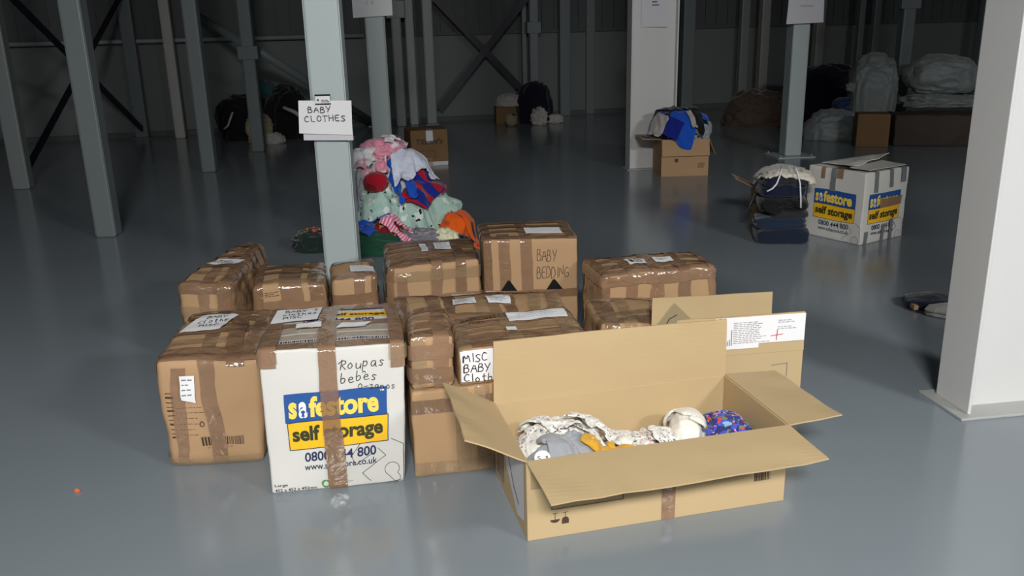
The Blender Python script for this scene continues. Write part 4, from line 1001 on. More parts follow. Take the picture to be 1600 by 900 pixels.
def bundle(name, label_, cat, m, c, r, rot=0, seed=0, amp=.22, freq=2.2, hf=None, floor=0.0, group=None, sub=5, frame=((0, 0, 0), 0), sharp=1.0, squash=2.4, lumps=0):
    """a crumpled bundle: folded surface with ridges"""
    bm = bmesh.new(); bmesh.ops.create_icosphere(bm, subdivisions=sub, radius=1)
    sv = Vector((seed*3.1, seed*1.7, seed*.9)); cr, sr = math.cos(rot), math.sin(rot)
    vs = []
    for v in bm.verts:
        p = v.co.copy(); e = 2.0/squash
        q = Vector([math.copysign(abs(a)**(e), a) for a in p])      # boxier than a ball
        wv = noise.noise_vector(p*freq*.6+sv)*.8
        rd = 1-abs(noise.noise((p+wv*.5)*freq+sv))*2.2; rd2 = 1-abs(noise.noise((p+wv*.3)*freq*2.3+sv*2))*2.0
        k = 1+amp*(rd-.5)+amp*.45*sharp*(rd2-.5)+lumps*noise.noise(p*1.1+sv*1.3)
        q = q*k; x, y, z = q.x*r[0], q.y*r[1], q.z*r[2]
        z = max(c[2]+z, floor+.001)-floor
        vs.append((x*cr-y*sr, x*sr+y*cr, z))
    fs = [tuple(v.index for v in f.verts) for f in bm.faces]; bm.free()
    A = np.array(vs); uv = np.stack([A[:, 0]*1.0+seed, A[:, 2]+A[:, 1]*.6], -1)
    o = mk_obj(name, vs, fs, m, None, smooth=True, uvs=uv)
    cs, sn = math.cos(frame[1]), math.sin(frame[1])
    o.location = (frame[0][0]+c[0]*cs-c[1]*sn, frame[0][1]+c[0]*sn+c[1]*cs, frame[0][2]+floor); o.rotation_euler = (0, 0, frame[1])
    if hf is not None:
        A[:, 0] += c[0]; A[:, 1] += c[1]; A[:, 2] += floor; hf.splat(A[A[:, 2] > floor+.01], .004)
    return tag(o, label_, cat, group)

WH = srgb(226, 226, 224)
FB = dict(
 mint=fabric('mint_panda_fleece', srgb(176, 206, 196), [(9, .30, srgb(222, 232, 226), 1), (15, .20, srgb(28, 30, 34), 2)]),
 pink=fabric('pink_white_cotton', srgb(222, 150, 170), [(10, .33, srgb(232, 224, 228), 1)]),
 pinkw=fabric('white_pink_cotton', srgb(228, 226, 232), [(7, .34, srgb(226, 168, 184), 3)]),
 white=fabric('white_cotton', srgb(228, 228, 232)),
 whiteb=fabric('pale_blue_white_cotton', srgb(212, 218, 236)),
 grey=fabric('pale_grey_cotton', srgb(160, 168, 178)),
 blue=fabric('royal_blue_cotton', srgb(24, 84, 196)),
 blue2=fabric('deep_blue_cotton', srgb(16, 34, 132)),
 red=fabric('red_cotton', srgb(166, 16, 36), [(5, .2, srgb(120, 8, 26), 1)]),
 redblue=fabric('red_and_blue_stripes', srgb(24, 40, 140), stripes=(2.2, srgb(178, 20, 40))),
 green=fabric('dark_green_knit', srgb(24, 72, 52)),
 dgreen=fabric('blackish_green_knit', srgb(22, 40, 36)),
 orange=fabric('orange_cotton', srgb(236, 100, 22)),
 navy=fabric('navy_cotton', srgb(18, 24, 48)),
 pinkstr=fabric('pink_stripe_cotton', srgb(226, 96, 140), stripes=(14, srgb(236, 200, 210))),
 silver=fabric('grey_satin', srgb(128, 124, 134), [(20, .25, srgb(90, 88, 98), 2)], rough=.45, gloss=.3),
 cream=fabric('cream_yellow_cotton', srgb(226, 224, 190)),
 redprint=fabric('dark_red_print', srgb(120, 22, 40), [(26, .3, srgb(220, 170, 60), 2)]),
 print_w=fabric('white_printed_cotton', srgb(230, 227, 220), [(34, .30, srgb(186, 184, 180), 1), (52, .24, srgb(120, 120, 124), 4), (27, .12, srgb(150, 146, 140), 7)]),
 print_m=fabric('white_animal_print', srgb(232, 229, 222), [(32, .30, srgb(200, 180, 156), 1), (44, .26, srgb(96, 110, 130), 4), (38, .18, srgb(196, 120, 128), 7)]),
 creamd=fabric('cream_dotted_jersey', srgb(234, 230, 220), [(30, .10, srgb(196, 186, 170), 2)]),
 greymarl=fabric('grey_marl_jersey', srgb(148, 151, 156), [(420, .35, srgb(156, 159, 164), 2)]),
 mustard=fabric('mustard_cotton', srgb(206, 156, 48), [(26, .13, srgb(236, 206, 110), 2)]),
 dino=fabric('navy_dinosaur_print', srgb(38, 50, 122), [(22, .40, srgb(70, 84, 190), 1), (26, .27, srgb(206, 72, 60), 3), (23, .26, srgb(136, 182, 216), 5), (30, .22, srgb(120, 128, 80), 8), (28, .22, srgb(214, 120, 180), 9), (46, .15, srgb(230, 180, 120), 12)]),
 black=fabric('black_cotton', srgb(16, 17, 20)),
 blacknavy=fabric('black_navy_cotton', srgb(14, 16, 34)),
 teal=fabric('dark_teal_cotton', srgb(44, 84, 88)),
 beige=fabric('beige_fleece', srgb(148, 138, 112), [(6, .18, srgb(24, 22, 20), 2)]),
 jeans=fabric('dark_denim', srgb(20, 31, 48), wscale=400),
 jeans2=fabric('blue_denim', srgb(26, 42, 62), wscale=400),
 dgrey=fabric('charcoal_cotton', srgb(40, 42, 48)),
 lgrey=fabric('light_grey_fleece', srgb(176, 172, 168)),
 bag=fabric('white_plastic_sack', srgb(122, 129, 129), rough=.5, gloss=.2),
 brownbag=fabric('brown_bag', srgb(72, 58, 46), rough=.7),
 bluebag=fabric('blue_bag', srgb(30, 48, 90), rough=.5),
)
BG = 'crumpled garments in the heap behind the column'

# ---- heap of baby clothes
hf = HF(-1.9, .3, 5.2, 7.0)
def clb(*a, **k): return bundle(*a, hf=hf, **k)
clb('crumpled_duvet', 'thick mint bundle at the core of the clothes heap, under the panda blanket', 'blanket', FB['mint'], (-.82, 6.20, .15), (.38, .22, .24), seed=3, amp=.10)
clb('crumpled_jeans', 'small grey blue garment peeking out right of the panda blanket', 'clothing', FB['jeans2'], (-.42, 6.16, .12), (.08, .1, .14), seed=15, sub=4)
hf.blur(8)
garment(hf, 'panda_blanket', 'mint green fleece blanket with small panda faces, spread across the heap', 'blanket', FB['mint'], 'blanket', (1.25, .80), (-.80, 6.10), -.10, .62, squeeze=(.58, .62), seed=16, n=54, steps=120, fric=.97, thick=.010, wave=.07, bend=.6, ruck=.045, rs=(3.5, 13))
clb('crumpled_sweater', 'dark green sweater lying at the foot of the heap, right of the near column', 'clothing', FB['green'], (-.96, 5.78, .055), (.22, .13, .10), seed=5, amp=.16)
clb('crumpled_sweater', 'blackish green garment on the floor left of the near column', 'clothing', FB['dgreen'], (-1.36, 5.92, .045), (.16, .13, .085), seed=6, amp=.16)
garment(hf, 'crumpled_shirt', 'small red garment on the heap, showing left of the near column', 'clothing', FB['redprint'], 'shirt', (.24, .24), (-1.38, 5.94), .5, .3, squeeze=(.5, .5), seed=4, n=22, steps=80)
clb('crumpled_blouse', 'shiny grey garment tucked under the hem of the panda blanket', 'clothing', FB['silver'], (-.62, 5.80, .06), (.17, .08, .09), seed=10, amp=.25)
clb('crumpled_dress', 'dark red printed garment low in the heap beside royal blue', 'clothing', FB['redprint'], (-.84, 5.83, .10), (.11, .08, .11), seed=8, sub=4, amp=.25)
clb('crumpled_vest', 'cream and pale yellow garment at the lower right of the heap', 'clothing', FB['cream'], (-.46, 5.83, .055), (.10, .08, .09), seed=11, amp=.25)
clb('crumpled_shirt', 'small navy garment between cream and orange ones', 'clothing', FB['navy'], (-.345, 5.86, .035), (.06, .06, .055), seed=12, sub=4)
clb('crumpled_shirt', 'orange garment at the right side of the heap, upper', 'clothing', FB['orange'], (-.385, 6.00, .09), (.10, .09, .13), seed=13, sub=4, amp=.25)
hf.blur(3)
garment(hf, 'crumpled_hoodie', 'royal blue garment low on the heap, above the dark green sweater', 'clothing', FB['blue'], 'shirt', (.55, .38), (-.98, 5.82), -.45, .4, squeeze=(.55, .5), ruck=0.025, rs=(6, 16), seed=7, wave=.05)
garment(hf, 'crumpled_tights', 'pink striped garment at the foot of the heap', 'clothing', FB['pinkstr'], 'trousers', (.22, .30), (-.76, 5.77), .9, .4, squeeze=(.5, .5), seed=9, n=26)
garment(hf, 'crumpled_shirt', 'orange garment trailing on the floor at the right end of the heap', 'clothing', FB['orange'], 'trousers', (.26, .40), (-.28, 5.93), .9, .2, squeeze=(.5, .6), seed=14, n=26, wave=.05)
clb('crumpled_babygrow', 'white bundle of baby clothes with pink, upper left of the heap', 'clothing', FB['pinkw'], (-1.00, 6.22, .44), (.16, .14, .18), seed=17, amp=.15)
clb('crumpled_babygrow', 'plain white bundle at the centre top of the heap', 'clothing', FB['white'], (-.78, 6.24, .42), (.17, .15, .19), seed=18, amp=.14)
hf.blur(4)
garment(hf, 'football_shirt', 'red and blue shirt hanging down over the panda blanket', 'clothing', FB['redblue'], 'shirt', (.54, .46), (-.60, 6.07), -.45, .8, squeeze=(.6, .6), ruck=0.02, rs=(6, 16), seed=19, n=36, fric=.75, wave=.045)
garment(hf, 'blue_trousers', 'bright blue garment with hanging leg across the middle of the heap', 'clothing', FB['blue'], 'trousers', (.30, .44), (-.75, 6.03), .5, .85, squeeze=(.55, .7), ruck=0.015, rs=(6, 16), seed=20, n=34, fric=.75, wave=.045)
clb('crumpled_hat', 'round red garment lying on the upper left of the panda blanket', 'clothing', FB['red'], (-.93, 6.04, .44), (.085, .07, .07), seed=21, sub=4, amp=.12)
garment(hf, 'white_babygrow', 'pale blue white babygrow draped on the right slope of the heap', 'clothing', FB['whiteb'], 'onesie', (.46, .52), (-.68, 6.13), -.7, .95, squeeze=(.55, .6), ruck=0.03, rs=(6, 16), seed=22, n=38, fric=.75, wave=.05)
garment(hf, 'pale_grey_top', 'pale grey top beside the near column, left edge of the heap', 'clothing', FB['grey'], 'shirt', (.42, .42), (-1.06, 6.04), .3, .8, squeeze=(.55, .55), ruck=0.03, rs=(6, 16), seed=23, n=32, wave=.05)
garment(hf, 'white_pink_top', 'white top with pink blots just right of the near column', 'clothing', FB['pinkw'], 'blanket', (.34, .34), (-1.03, 6.12), .1, .9, squeeze=(.5, .55), ruck=0.03, rs=(6, 16), seed=27, n=32, wave=.06, fric=.8)
garment(hf, 'pink_striped_top', 'pink and white top hanging down the front of the heap', 'clothing', FB['pink'], 'shirt', (.34, .42), (-.90, 6.13), .15, .95, squeeze=(.5, .6), ruck=0.03, rs=(6, 16), seed=24, n=34, fric=.75, wave=.05)
clb('pink_bundle', 'pink garment crumpled at the summit of the heap', 'clothing', FB['pink'], (-.90, 6.24, .63), (.16, .12, .085), seed=25, amp=.16)
garment(hf, 'white_babygrow', 'white babygrow with pink trim over the summit of the heap', 'clothing', FB['pinkw'], 'onesie', (.36, .40), (-.82, 6.28), -.5, 1.1, squeeze=(.5, .5), ruck=0.03, rs=(6, 16), seed=26, n=32, fric=.8, wave=.05)

# ---- clothes inside the big open box
hf = HF(-.02, .9, -.02, .46, .010, .008); FR = (OP, OR); BD = (.014, .828, .014, .415)
def cib(*a, **k): return bundle(*a, hf=hf, frame=FR, floor=.008, **k)
def gib(*a, **k):
    k.setdefault('bounds', BD); return garment(hf, *a, frame=FR, **k)
G2 = 'baby clothes in the big open box'
cib('folded_babygrow', 'white printed babygrow at the bottom of the big open box, left side', 'clothing', FB['print_w'], (.17, .26, .09), (.145, .14, .13), seed=31, amp=.10)
cib('folded_babygrow', 'white printed babygrow at the bottom of the big open box, middle', 'clothing', FB['print_m'], (.46, .23, .06), (.15, .16, .085), seed=32, amp=.10)
cib('folded_babygrow', 'white cotton bundle at the bottom of the big open box, right side', 'clothing', FB['white'], (.69, .24, .06), (.12, .15, .09), seed=33, amp=.10)
hf.blur(3)
gib('printed_muslin', 'white printed cloth slumped along the left end inside the open box', 'clothing', FB['print_w'], 'blanket', (.40, .36), (.12, .20), .8, .5, squeeze=(.42, .45), ruck=0.016, rs=(9, 24), seed=35, n=40, fric=.9, wave=.05, bend=.5)
gib('printed_babygrow', 'white babygrow with grey animal print, back left inside the open box', 'clothing', FB['print_w'], 'blanket', (.40, .34), (.19, .30), .3, .5, squeeze=(.45, .42), ruck=0.018, rs=(9, 24), seed=34, n=40, fric=.9, wave=.055, bend=.5)
gib('printed_babygrow', 'white babygrow with brown and blue animals, centre of the open box', 'clothing', FB['print_m'], 'onesie', (.46, .40), (.42, .22), -.4, .4, squeeze=(.42, .45), ruck=0.014, rs=(9, 24), seed=36, n=40, fric=.9, wave=.045, bend=.5)
gib('printed_babygrow', 'white printed babygrow behind the mustard one in the open box', 'clothing', FB['print_w'], 'shirt', (.36, .34), (.31, .28), 1.0, .4, squeeze=(.45, .45), ruck=0.014, rs=(9, 24), seed=37, n=34, fric=.9, wave=.045)
gib('printed_trousers', 'white trousers with small grey print, right of centre in the open box', 'clothing', FB['print_w'], 'blanket', (.24, .24), (.535, .24), .2, .4, squeeze=(.45, .45), seed=39, n=32, fric=.9, wave=.06, bend=.5)

def folded(name, label_, m, size, loc, rot, th=.03, layers=3, seed=0, frame=None, parent=None, tilt=(0, 0), amp=.006, cat='clothing', group=None, taper=0):
    """neatly folded garment: rounded slab whose rim shows its stacked folds"""
    W_, D_ = size; n = 40; rings = 14; vs, fs = [], []
    sv = Vector((seed*2.3, seed, 0)); n = 64; rings = 16
    for j in range(rings+1):
        z = j/rings; lay = z*layers; li = min(int(lay), layers-1); fr = lay-li
        for i in range(n):
            a = 2*PI*i/n; ca, sa = math.cos(a), math.sin(a)
            e = .34
            x = math.copysign(abs(ca)**e, ca); y = math.copysign(abs(sa)**e, sa)
            rnd = math.sqrt(max(0, 1-(2*fr-1)**2))           # every fold has a rounded nose
            k = .90+.085*rnd+.07*noise.noise(Vector((x*.9+li*3.7, y*.9, li*5.1))+sv)+.03*noise.noise(Vector((x*4, y*4, z*3))+sv)
            px, py = x*k*W_/2*(1-taper*(y+1)/2*.5), y*k*D_/2
            zz = z*th*(1-.22*(abs(x*y)**2)*z)
            o = noise.noise(Vector((px*9, py*9, 0))+sv)*amp*2*z+noise.noise(Vector((px*25, py*25, 3))+sv)*amp*.8*z+noise.noise(Vector((px*14, py*14, li*2))+sv)*th*.12*math.sin(PI*z)
            vs.append((px, py, max(0, zz+o)+tilt[0]*px+tilt[1]*py))
    for j in range(rings):
        for i in range(n): fs.append((j*n+i, j*n+(i+1) % n, (j+1)*n+(i+1) % n, (j+1)*n+i))
    # cap with inner rings
    base = rings*n; prev = base; K = 7
    for r_ in range(1, K):
        s_ = 1-r_/K
        for i in range(n):
            v = vs[base+i]; px, py = v[0]*s_, v[1]*s_
            rg = 1-abs(noise.noise(Vector((px*11, py*7, 1))+sv*2))*2
            vs.append((px, py, th*(1+.10*(1-s_))+noise.noise(Vector((px*9, py*9, 0))+sv)*amp*2+rg*amp*.5+tilt[0]*px+tilt[1]*py))
        st = len(vs)-n
        for i in range(n): fs.append((prev+i, prev+(i+1) % n, st+(i+1) % n, st+i))
        prev = st
    fs.append(tuple(prev+i for i in range(n))); fs.append(tuple(range(n))[::-1])
    uv = [(v[0]+seed, v[1]+v[2]) for v in vs]
    o = mk_obj(name, vs, fs, m, parent, smooth=True, uvs=uv)
    if frame: 
        cs, sn = math.cos(frame[1]), math.sin(frame[1]); o.location = (frame[0][0]+loc[0]*cs-loc[1]*sn, frame[0][1]+loc[0]*sn+loc[1]*cs, loc[2]); o.rotation_euler = (0, 0, frame[1]+rot)
    else: o.location = loc; o.rotation_euler = (0, 0, rot)
    return tag(o, label_, cat, group)

def topz(x, y, r=.05):
    i0, j0 = int((x-r-hf.x0)/hf.res), int((y-r-hf.y0)/hf.res); k = int(2*r/hf.res)
    return float(np.percentile(hf.h[max(i0, 0):i0+k, max(j0, 0):j0+k], 70))
gib('grey_shirt', 'second grey top rumpled under the folded one in the open box', 'clothing', FB['greymarl'], 'leg', (.27, .19), (.10, .10), .45, .4, squeeze=(.62, .7), ruck=0.02, rs=(9, 24), seed=42, n=34, fric=.9, wave=.05, bend=.5, thick=.008)
gib('folded_grey_top', 'folded grey marl top, nearest the left front of the open box', 'clothing', FB['greymarl'], 'leg', (.20, .15), (.170, .115), .25, .4, squeeze=(.93, .93), seed=41, n=30, fric=.9, wave=.012, bend=.9, thick=.016)
gib('mustard_top', 'mustard yellow baby top beside the folded grey one', 'clothing', FB['mustard'], 'blanket', (.36, .22), (.33, .122), -.35, .4, squeeze=(.55, .5), ruck=0.014, rs=(9, 24), seed=38, n=36, fric=.93, wave=.045, bend=.5)
cib('cream_hat', 'cream dotted baby hat standing at the right rear of the open box', 'clothing', FB['creamd'], (.625, .27, .13), (.055, .085, .075), rot=-.35, seed=43, amp=.06, freq=1.2)
gib('cream_bib', 'cream cloth folded over the dotted hat, right rear of the open box', 'clothing', FB['creamd'], 'leg', (.22, .20), (.675, .31), .6, .5, squeeze=(.7, .7), seed=44, n=30, fric=.8, wave=.02, bend=.8, thick=.010)
cib('dinosaur_hat', 'navy garment with colourful dinosaur print at the right end of the open box', 'clothing', FB['dino'], (.745, .22, .13), (.08, .10, .08), seed=45, amp=.12)
gib('dinosaur_trousers', 'navy dinosaur print garment spread in front of its matching one', 'clothing', FB['dino'], 'blanket', (.30, .22), (.71, .15), .3, .4, squeeze=(.5, .55), seed=46, n=34, wave=.045, fric=.9)
# round white tag disc
q = MB(); q.tube([(0, 0, 0), (0, 0, .006)], .024, 28); o = q.build('round_label', M['paper'], None, smooth=False, bevel=.001)
_c, _s = math.cos(OR), math.sin(OR); lx, ly = .060, .040
o.location = (OP[0]+lx*_c-ly*_s, OP[1]+lx*_s+ly*_c, max(topz(.062, .045, .03)+.02, .245)); o.rotation_euler = (.55, -.2, .2)
tag(o, 'round white label with dark marks by the front left corner of the open box', 'label')
k = o; vv, ff = join2d(hand([('S s', 0)], -.014, -.008, .010, .014, 1, .0022))
mk_obj('label_print', [(a, c, .0075) for a, c in vv], ff, M['ink'], k)

# ---- blue clothes in the box by the H column
hf = HF(-.35, .85, -.35, .8, .014, .0); FR = (P3, R3)
i0, i1 = int((0-hf.x0)/hf.res), int((w3-hf.x0)/hf.res); j0, j1 = int((0-hf.y0)/hf.res), int((d3-hf.y0)/hf.res)
hf.h[i0:i1+1, j0:j1+1] = h3+.006
hf.h[i0-14:i0, j0:j1] = h3+.02
bundle('black_clothes', 'black clothes mounded on top of the box by the white H column', 'clothing', FB['blacknavy'], (.22, .24, h3+.08), (.27, .22, .17), seed=51, amp=.16, floor=h3-.06, frame=FR, hf=hf)
bundle('grey_jacket', 'grey garment on the right shoulder of the box of blue clothes', 'clothing', FB['grey'], (.36, .18, h3+.06), (.15, .18, .12), rot=-.5, seed=52, amp=.2, floor=h3-.06, frame=FR, hf=hf)
hf.blur(3)
garment(hf, 'blue_shirt', 'bright blue shirt hanging over the front of the box by the white H column', 'clothing', FB['blue'], 'shirt', (.62, .50), (.20, .06), -.35, h3+.4, frame=FR, squeeze=(.65, .7), seed=53, n=36, fric=.7)
garment(hf, 'blue_polo', 'deep blue shirt at the left front of the same box', 'clothing', FB['blue2'], 'shirt', (.44, .44), (.03, .08), .6, h3+.4, frame=FR, squeeze=(.65, .65), seed=54, n=30, fric=.7)
garment(hf, 'black_jacket', 'black jacket crowning the box of blue clothes by the white H column', 'clothing', FB['blacknavy'], 'blanket', (.55, .36), (.22, .30), .1, h3+.45, frame=FR, squeeze=(.7, .7), seed=58, n=30, fric=.85, ruck=.02, rs=(5, 12))
garment(hf, 'black_trousers', 'black garment drooping at the right front of the box of blue clothes', 'clothing', FB['black'], 'leg', (.14, .40), (.36, .02), .1, h3+.4, frame=FR, squeeze=(.7, .8), seed=55, n=26, fric=.6)
garment(hf, 'white_sleeve', 'small white sleeve hanging from the box of blue clothes', 'clothing', FB['lgrey'], 'leg', (.07, .28), (.29, -.02), .2, h3+.4, frame=FR, squeeze=(.8, .8), seed=56, n=22, fric=.6)
garment(hf, 'grey_garment', 'light grey garment resting on the left flap of the box of blue clothes', 'clothing', FB['lgrey'], 'blanket', (.26, .2), (-.04, .08), .2, h3+.35, frame=FR, squeeze=(.7, .7), seed=57, n=22)

# ---- stack of folded clothes beside the white storage box
sx, sy, sr = 1.86, 5.88, -.12
hf = HF(1.3, 2.4, 5.4, 6.4, .010)
FB['cream2'] = fabric('cream_fleece', srgb(214, 208, 192))
def stack_piece(nm, lb, mm, sz, th, ly, dx, dy, ro, seed, amp=.008):
    i0, j0 = int((sx+dx-.10-hf.x0)/hf.res), int((sy+dy-.09-hf.y0)/hf.res)
    z = float(np.percentile(hf.h[i0:i0+20, j0:j0+18], 55))
    o = folded(nm, lb, FB[mm], sz, (sx+dx, sy+dy, z+.001), sr+ro, th, ly, seed, amp=amp)
    c, s_ = math.cos(sr+ro), math.sin(sr+ro)
    P = np.array([tuple(v.co) for v in o.data.vertices]); Q = np.stack([sx+dx+P[:, 0]*c-P[:, 1]*s_, sy+dy+P[:, 0]*s_+P[:, 1]*c, P[:, 2]+z], -1)
    hf.splat(Q, .002); hf.blur(0)
    ii, jj = np.meshgrid(np.arange(hf.nx), np.arange(hf.ny), indexing='ij'); X = hf.x0+ii*hf.res-sx-dx; Y = hf.y0+jj*hf.res-sy-dy
    lx_, ly_ = X*c+Y*s_, -X*s_+Y*c
    ins = (abs(lx_) < sz[0]*.43) & (abs(ly_) < sz[1]*.43); hf.h[ins] = np.maximum(hf.h[ins], z+th)
stack_piece('folded_jeans', 'folded dark denim jeans at the very bottom of the clothes stack', 'jeans', (.36, .30), .095, 1, .0, .0, .03, 60)
stack_piece('folded_jeans', 'folded blue jeans second from the bottom of the clothes stack', 'jeans2', (.34, .28), .075, 2, -.01, .0, -.08, 61)
stack_piece('folded_trousers', 'folded charcoal trousers above the jeans in the clothes stack', 'dgrey', (.26, .27), .035, 1, .035, -.005, .05, 62)
stack_piece('folded_sweater', 'thick folded black sweater in the middle of the clothes stack', 'black', (.33, .28), .08, 1, .0, .0, -.04, 63)
garment(hf, 'black_hoodie', 'black hoodie with drooping sleeve ends in the middle of the clothes stack', 'clothing', FB['black'], 'shirt', (.58, .44), (sx-.01, sy-.01), -.2, .5, squeeze=(.80, .72), seed=64, n=34, fric=.8, wave=.03, thick=.012)
stack_piece('folded_sweater', 'folded dark navy printed sweater under the charcoal shirt', 'navy', (.31, .28), .075, 1, -.015, .0, .10, 65)
stack_piece('folded_shirt', 'folded charcoal shirt under the cream hoodie', 'dgrey', (.30, .27), .055, 1, .03, .0, -.06, 66)
garment(hf, 'navy_shirt', 'dark navy shirt edge hanging left below the cream hoodie', 'clothing', FB['navy'], 'leg', (.30, .26), (sx-.05, sy-.02), .3, .6, squeeze=(.75, .8), seed=67, n=28, fric=.8, wave=.02, thick=.010)
garment(hf, 'cream_hoodie', 'cream hoodie with white cords near the top of the clothes stack', 'clothing', FB['cream2'], 'blanket', (.44, .34), (sx+.02, sy-.02), -.1, .65, squeeze=(.78, .7), seed=68, n=36, fric=.92, wave=.035, thick=.016, bend=.6)
garment(hf, 'grey_hoodie', 'light grey hoodie rumpled on top of the clothes stack', 'clothing', FB['lgrey'], 'blanket', (.46, .34), (sx+.0, sy+.04), -.25, .7, squeeze=(.68, .65), seed=69, n=38, fric=.93, wave=.045, thick=.018, bend=.6)
q = MB(); q.tube([(1.81, 5.76, .525), (1.79, 5.70, .51), (1.77, 5.675, .47), (1.755, 5.67, .43), (1.73, 5.67, .40), (1.695, 5.675, .38)], .0055, 8)
tag(q.build('drawstring', FB['white'], None, True), 'white drawstring falling at the left of the clothes stack', 'cord')
q = MB(); q.tube([(1.89, 5.75, .53), (1.895, 5.69, .50), (1.905, 5.66, .43), (1.915, 5.655, .34), (1.92, 5.655, .27)], .0055, 8)
tag(q.build('drawstring', FB['white'], None, True), 'white drawstring hanging straight down the clothes stack', 'cord')
# box behind that stack
open_box('open_cardboard_box', 'small open brown box hidden behind the folded clothes stack', (1.78, 6.18, 0), -.1, (.32, .28, .30), [
    ([(0, .28, .30), (0, 0, .30), (-.17, -.06, .39), (-.17, .16, .39)], 0), ([(0, 0, .3), (.32, 0, .3), (.32, -.02, .16), (0, -.02, .16)], 0)], m='card')

# ---- little pile behind the right column
folded('folded_navy_top', 'folded navy garment lying on the floor beside the large white column', FB['navy'], (.24, .18), (2.19, 4.36, .001), -.35, .05, 2, 81, amp=.006)
folded('folded_grey_top', 'pale grey garment on the floor, partly behind the large white column', FB['lgrey'], (.26, .16), (2.24, 4.19, .001), -.75, .045, 2, 82, amp=.008)
q = MB(); q.box(2.075, 2.10, 4.27, 4.35, .01, .035); o = q.build('tan_scrap', M['card'], None, bevel=.004); tag(o, 'small tan scrap under the folded navy garment', 'scrap')

# ---- far piles
bundle('black_coat', 'big black coat forming the left half of the black pile', 'clothing', FB['black'], (-3.78, 12.45, .2), (.30, .26, .44), seed=91, amp=.10, lumps=.2)
bundle('black_coat', 'black coat at the right half of the black pile', 'clothing', FB['black'], (-3.12, 12.55, .22), (.30, .26, .52), rot=.3, seed=92, amp=.10, lumps=.25)
bundle('black_jacket', 'black jacket sprawling low at the right foot of the black pile', 'clothing', FB['black'], (-2.60, 12.3, .1), (.26, .22, .22), seed=93, amp=.10)
bundle('teal_garment', 'dark teal garment poking from the top of the black pile', 'clothing', FB['teal'], (-3.45, 12.55, .68), (.17, .12, .12), seed=94, amp=.3, sub=4, floor=.4)
bundle('beige_fleece', 'beige fleece with dark patches in front of the black pile', 'clothing', FB['beige'], (-3.40, 12.06, .16), (.17, .1, .22), seed=95, amp=.25, sub=4)
bundle('white_shirt', 'white shirt on the floor in front of the black pile', 'clothing', FB['lgrey'], (-3.2, 11.92, .05), (.16, .1, .09), seed=96, amp=.3, sub=4)
q = MB(); q.tube([(-3.72, 12.0, .42), (-3.75, 11.97, .34), (-3.8, 11.98, .24), (-3.86, 12.0, .2)], .014, 8); tag(q.build('white_strap', FB['lgrey'], None, True), 'thin pale strap hanging down the black coat', 'strap')
q = MB(); q.tube([(-3.05, 12.08, .46), (-2.9, 12.05, .4), (-2.76, 12.03, .3), (-2.68, 12.02, .22)], [.02, .028, .03, .012], 8); tag(q.build('grey_sleeve', FB['lgrey'], None, True), 'long pale sleeve across the right of the black pile', 'clothing')
bundle('grey_sack', 'grey cloth on the floor behind the BABY CLOTHES sign', 'clothing', FB['grey'], (-2.35, 12.0, .05), (.22, .12, .09), seed=97, amp=.3, sub=4)

b = CBox('cardboard_box', 'dark brown box under the white bundle at the middle back wall', (-.18, 13.6, 0), .1, (.38, .35, .26), m='card_d', r=.006, bulge=.004, crush=.004, seed=99)
bundle('white_bundle', 'pale bundle lying on the dark box at the middle back wall', 'clothing', FB['lgrey'], (.04, 13.75, .32), (.22, .18, .13), seed=100, amp=.2, sub=4, floor=.264)
bundle('black_bin_bag', 'large blackish navy garment pile arching over at the middle back wall', 'clothing', FB['blacknavy'], (.40, 13.75, .22), (.30, .25, .40), rot=0, seed=101, amp=.10, lumps=.15)
bundle('white_shirt', 'white shirt spilling from the dark pile at the middle back wall', 'clothing', FB['lgrey'], (.48, 13.42, .1), (.11, .08, .14), seed=102, amp=.5, sub=4)
bundle('white_sleeve', 'white sleeve at the right foot of the dark pile at the back', 'clothing', FB['lgrey'], (.72, 13.6, .06), (.12, .06, .07), seed=103, amp=.4, sub=4)
bundle('soft_ball', 'small round yellowish toy before the dark pile at the back', 'toy', FB['beige'], (.05, 13.35, .09), (.09, .08, .095), seed=104, amp=.1, sub=4)

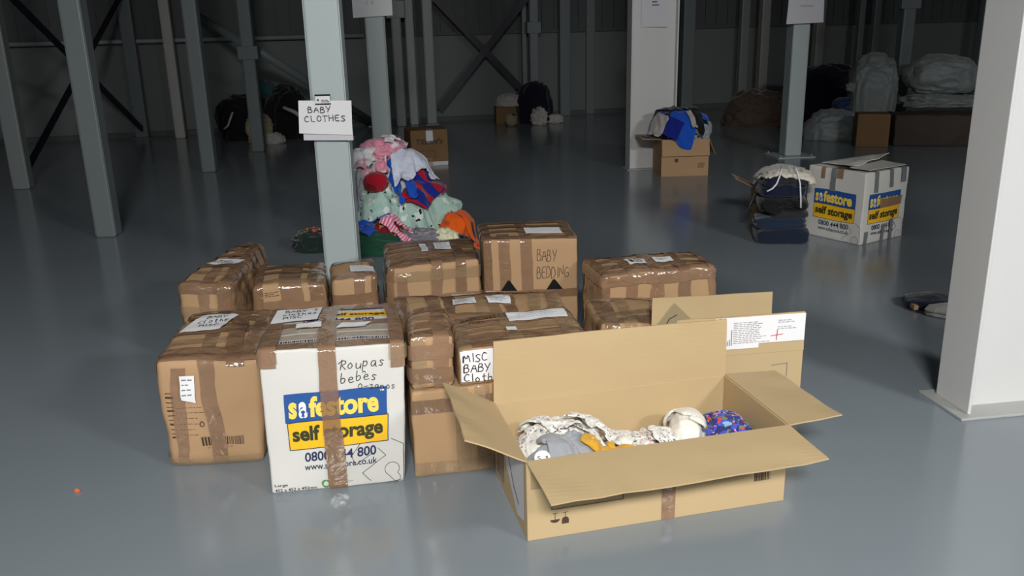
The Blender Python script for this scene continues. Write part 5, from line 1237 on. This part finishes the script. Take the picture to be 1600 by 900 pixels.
# sacks on the right
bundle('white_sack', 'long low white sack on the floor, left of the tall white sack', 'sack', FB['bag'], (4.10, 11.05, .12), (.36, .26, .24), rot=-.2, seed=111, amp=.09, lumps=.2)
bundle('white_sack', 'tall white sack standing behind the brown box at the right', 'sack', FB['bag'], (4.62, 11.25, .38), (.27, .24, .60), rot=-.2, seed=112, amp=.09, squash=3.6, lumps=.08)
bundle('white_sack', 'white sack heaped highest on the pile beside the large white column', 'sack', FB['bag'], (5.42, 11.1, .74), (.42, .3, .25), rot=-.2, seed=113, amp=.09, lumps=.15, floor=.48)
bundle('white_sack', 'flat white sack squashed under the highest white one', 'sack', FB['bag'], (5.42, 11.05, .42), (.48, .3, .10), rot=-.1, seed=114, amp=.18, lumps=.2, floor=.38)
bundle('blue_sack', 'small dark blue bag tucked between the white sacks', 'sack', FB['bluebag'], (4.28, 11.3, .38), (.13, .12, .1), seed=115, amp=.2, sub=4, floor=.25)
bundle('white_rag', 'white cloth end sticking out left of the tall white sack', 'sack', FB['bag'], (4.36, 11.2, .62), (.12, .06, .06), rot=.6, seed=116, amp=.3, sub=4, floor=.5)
b = CBox('cardboard_box', 'plain brown box in front of the white sacks at the right', (4.08, 10.28, 0), -.25, (.36, .3, .38), m='card_d', r=.006, bulge=.005, crush=.004, seed=117)
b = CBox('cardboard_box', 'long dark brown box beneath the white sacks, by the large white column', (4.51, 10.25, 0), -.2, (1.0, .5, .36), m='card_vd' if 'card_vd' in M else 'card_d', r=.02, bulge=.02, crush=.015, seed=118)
bundle('brown_sack', 'dim brown sack on the floor left of the paper bearing column', 'sack', FB['brownbag'], (3.55, 12.8, .12), (.42, .3, .36), seed=119, amp=.15, lumps=.2)
bundle('dark_sack', 'blackish blue sack behind the white sacks, right of the paper bearing column', 'sack', FB['blacknavy'], (4.75, 13.3, .25), (.6, .35, .5), seed=120, amp=.15, lumps=.2)
bundle('clear_plastic_bag', 'greyish plastic bag left of the box with black printed name', 'bag', FB['bag'], (-1.23, 9.55, .14), (.10, .12, .2), seed=121, amp=.2, sub=4)

# crumbs on the floor
q = MB(); q.tube([(0, 0, 0), (.004, .002, .005), (.011, 0, .004), (.017, .003, .001)], [.003, .007, .006, .003], 7)
o = q.build('orange_crumb', FB['orange'], None, True); o.location = (-1.487, 2.62, .001); tag(o, 'tiny orange crumb on the bare floor at the left', 'crumb')
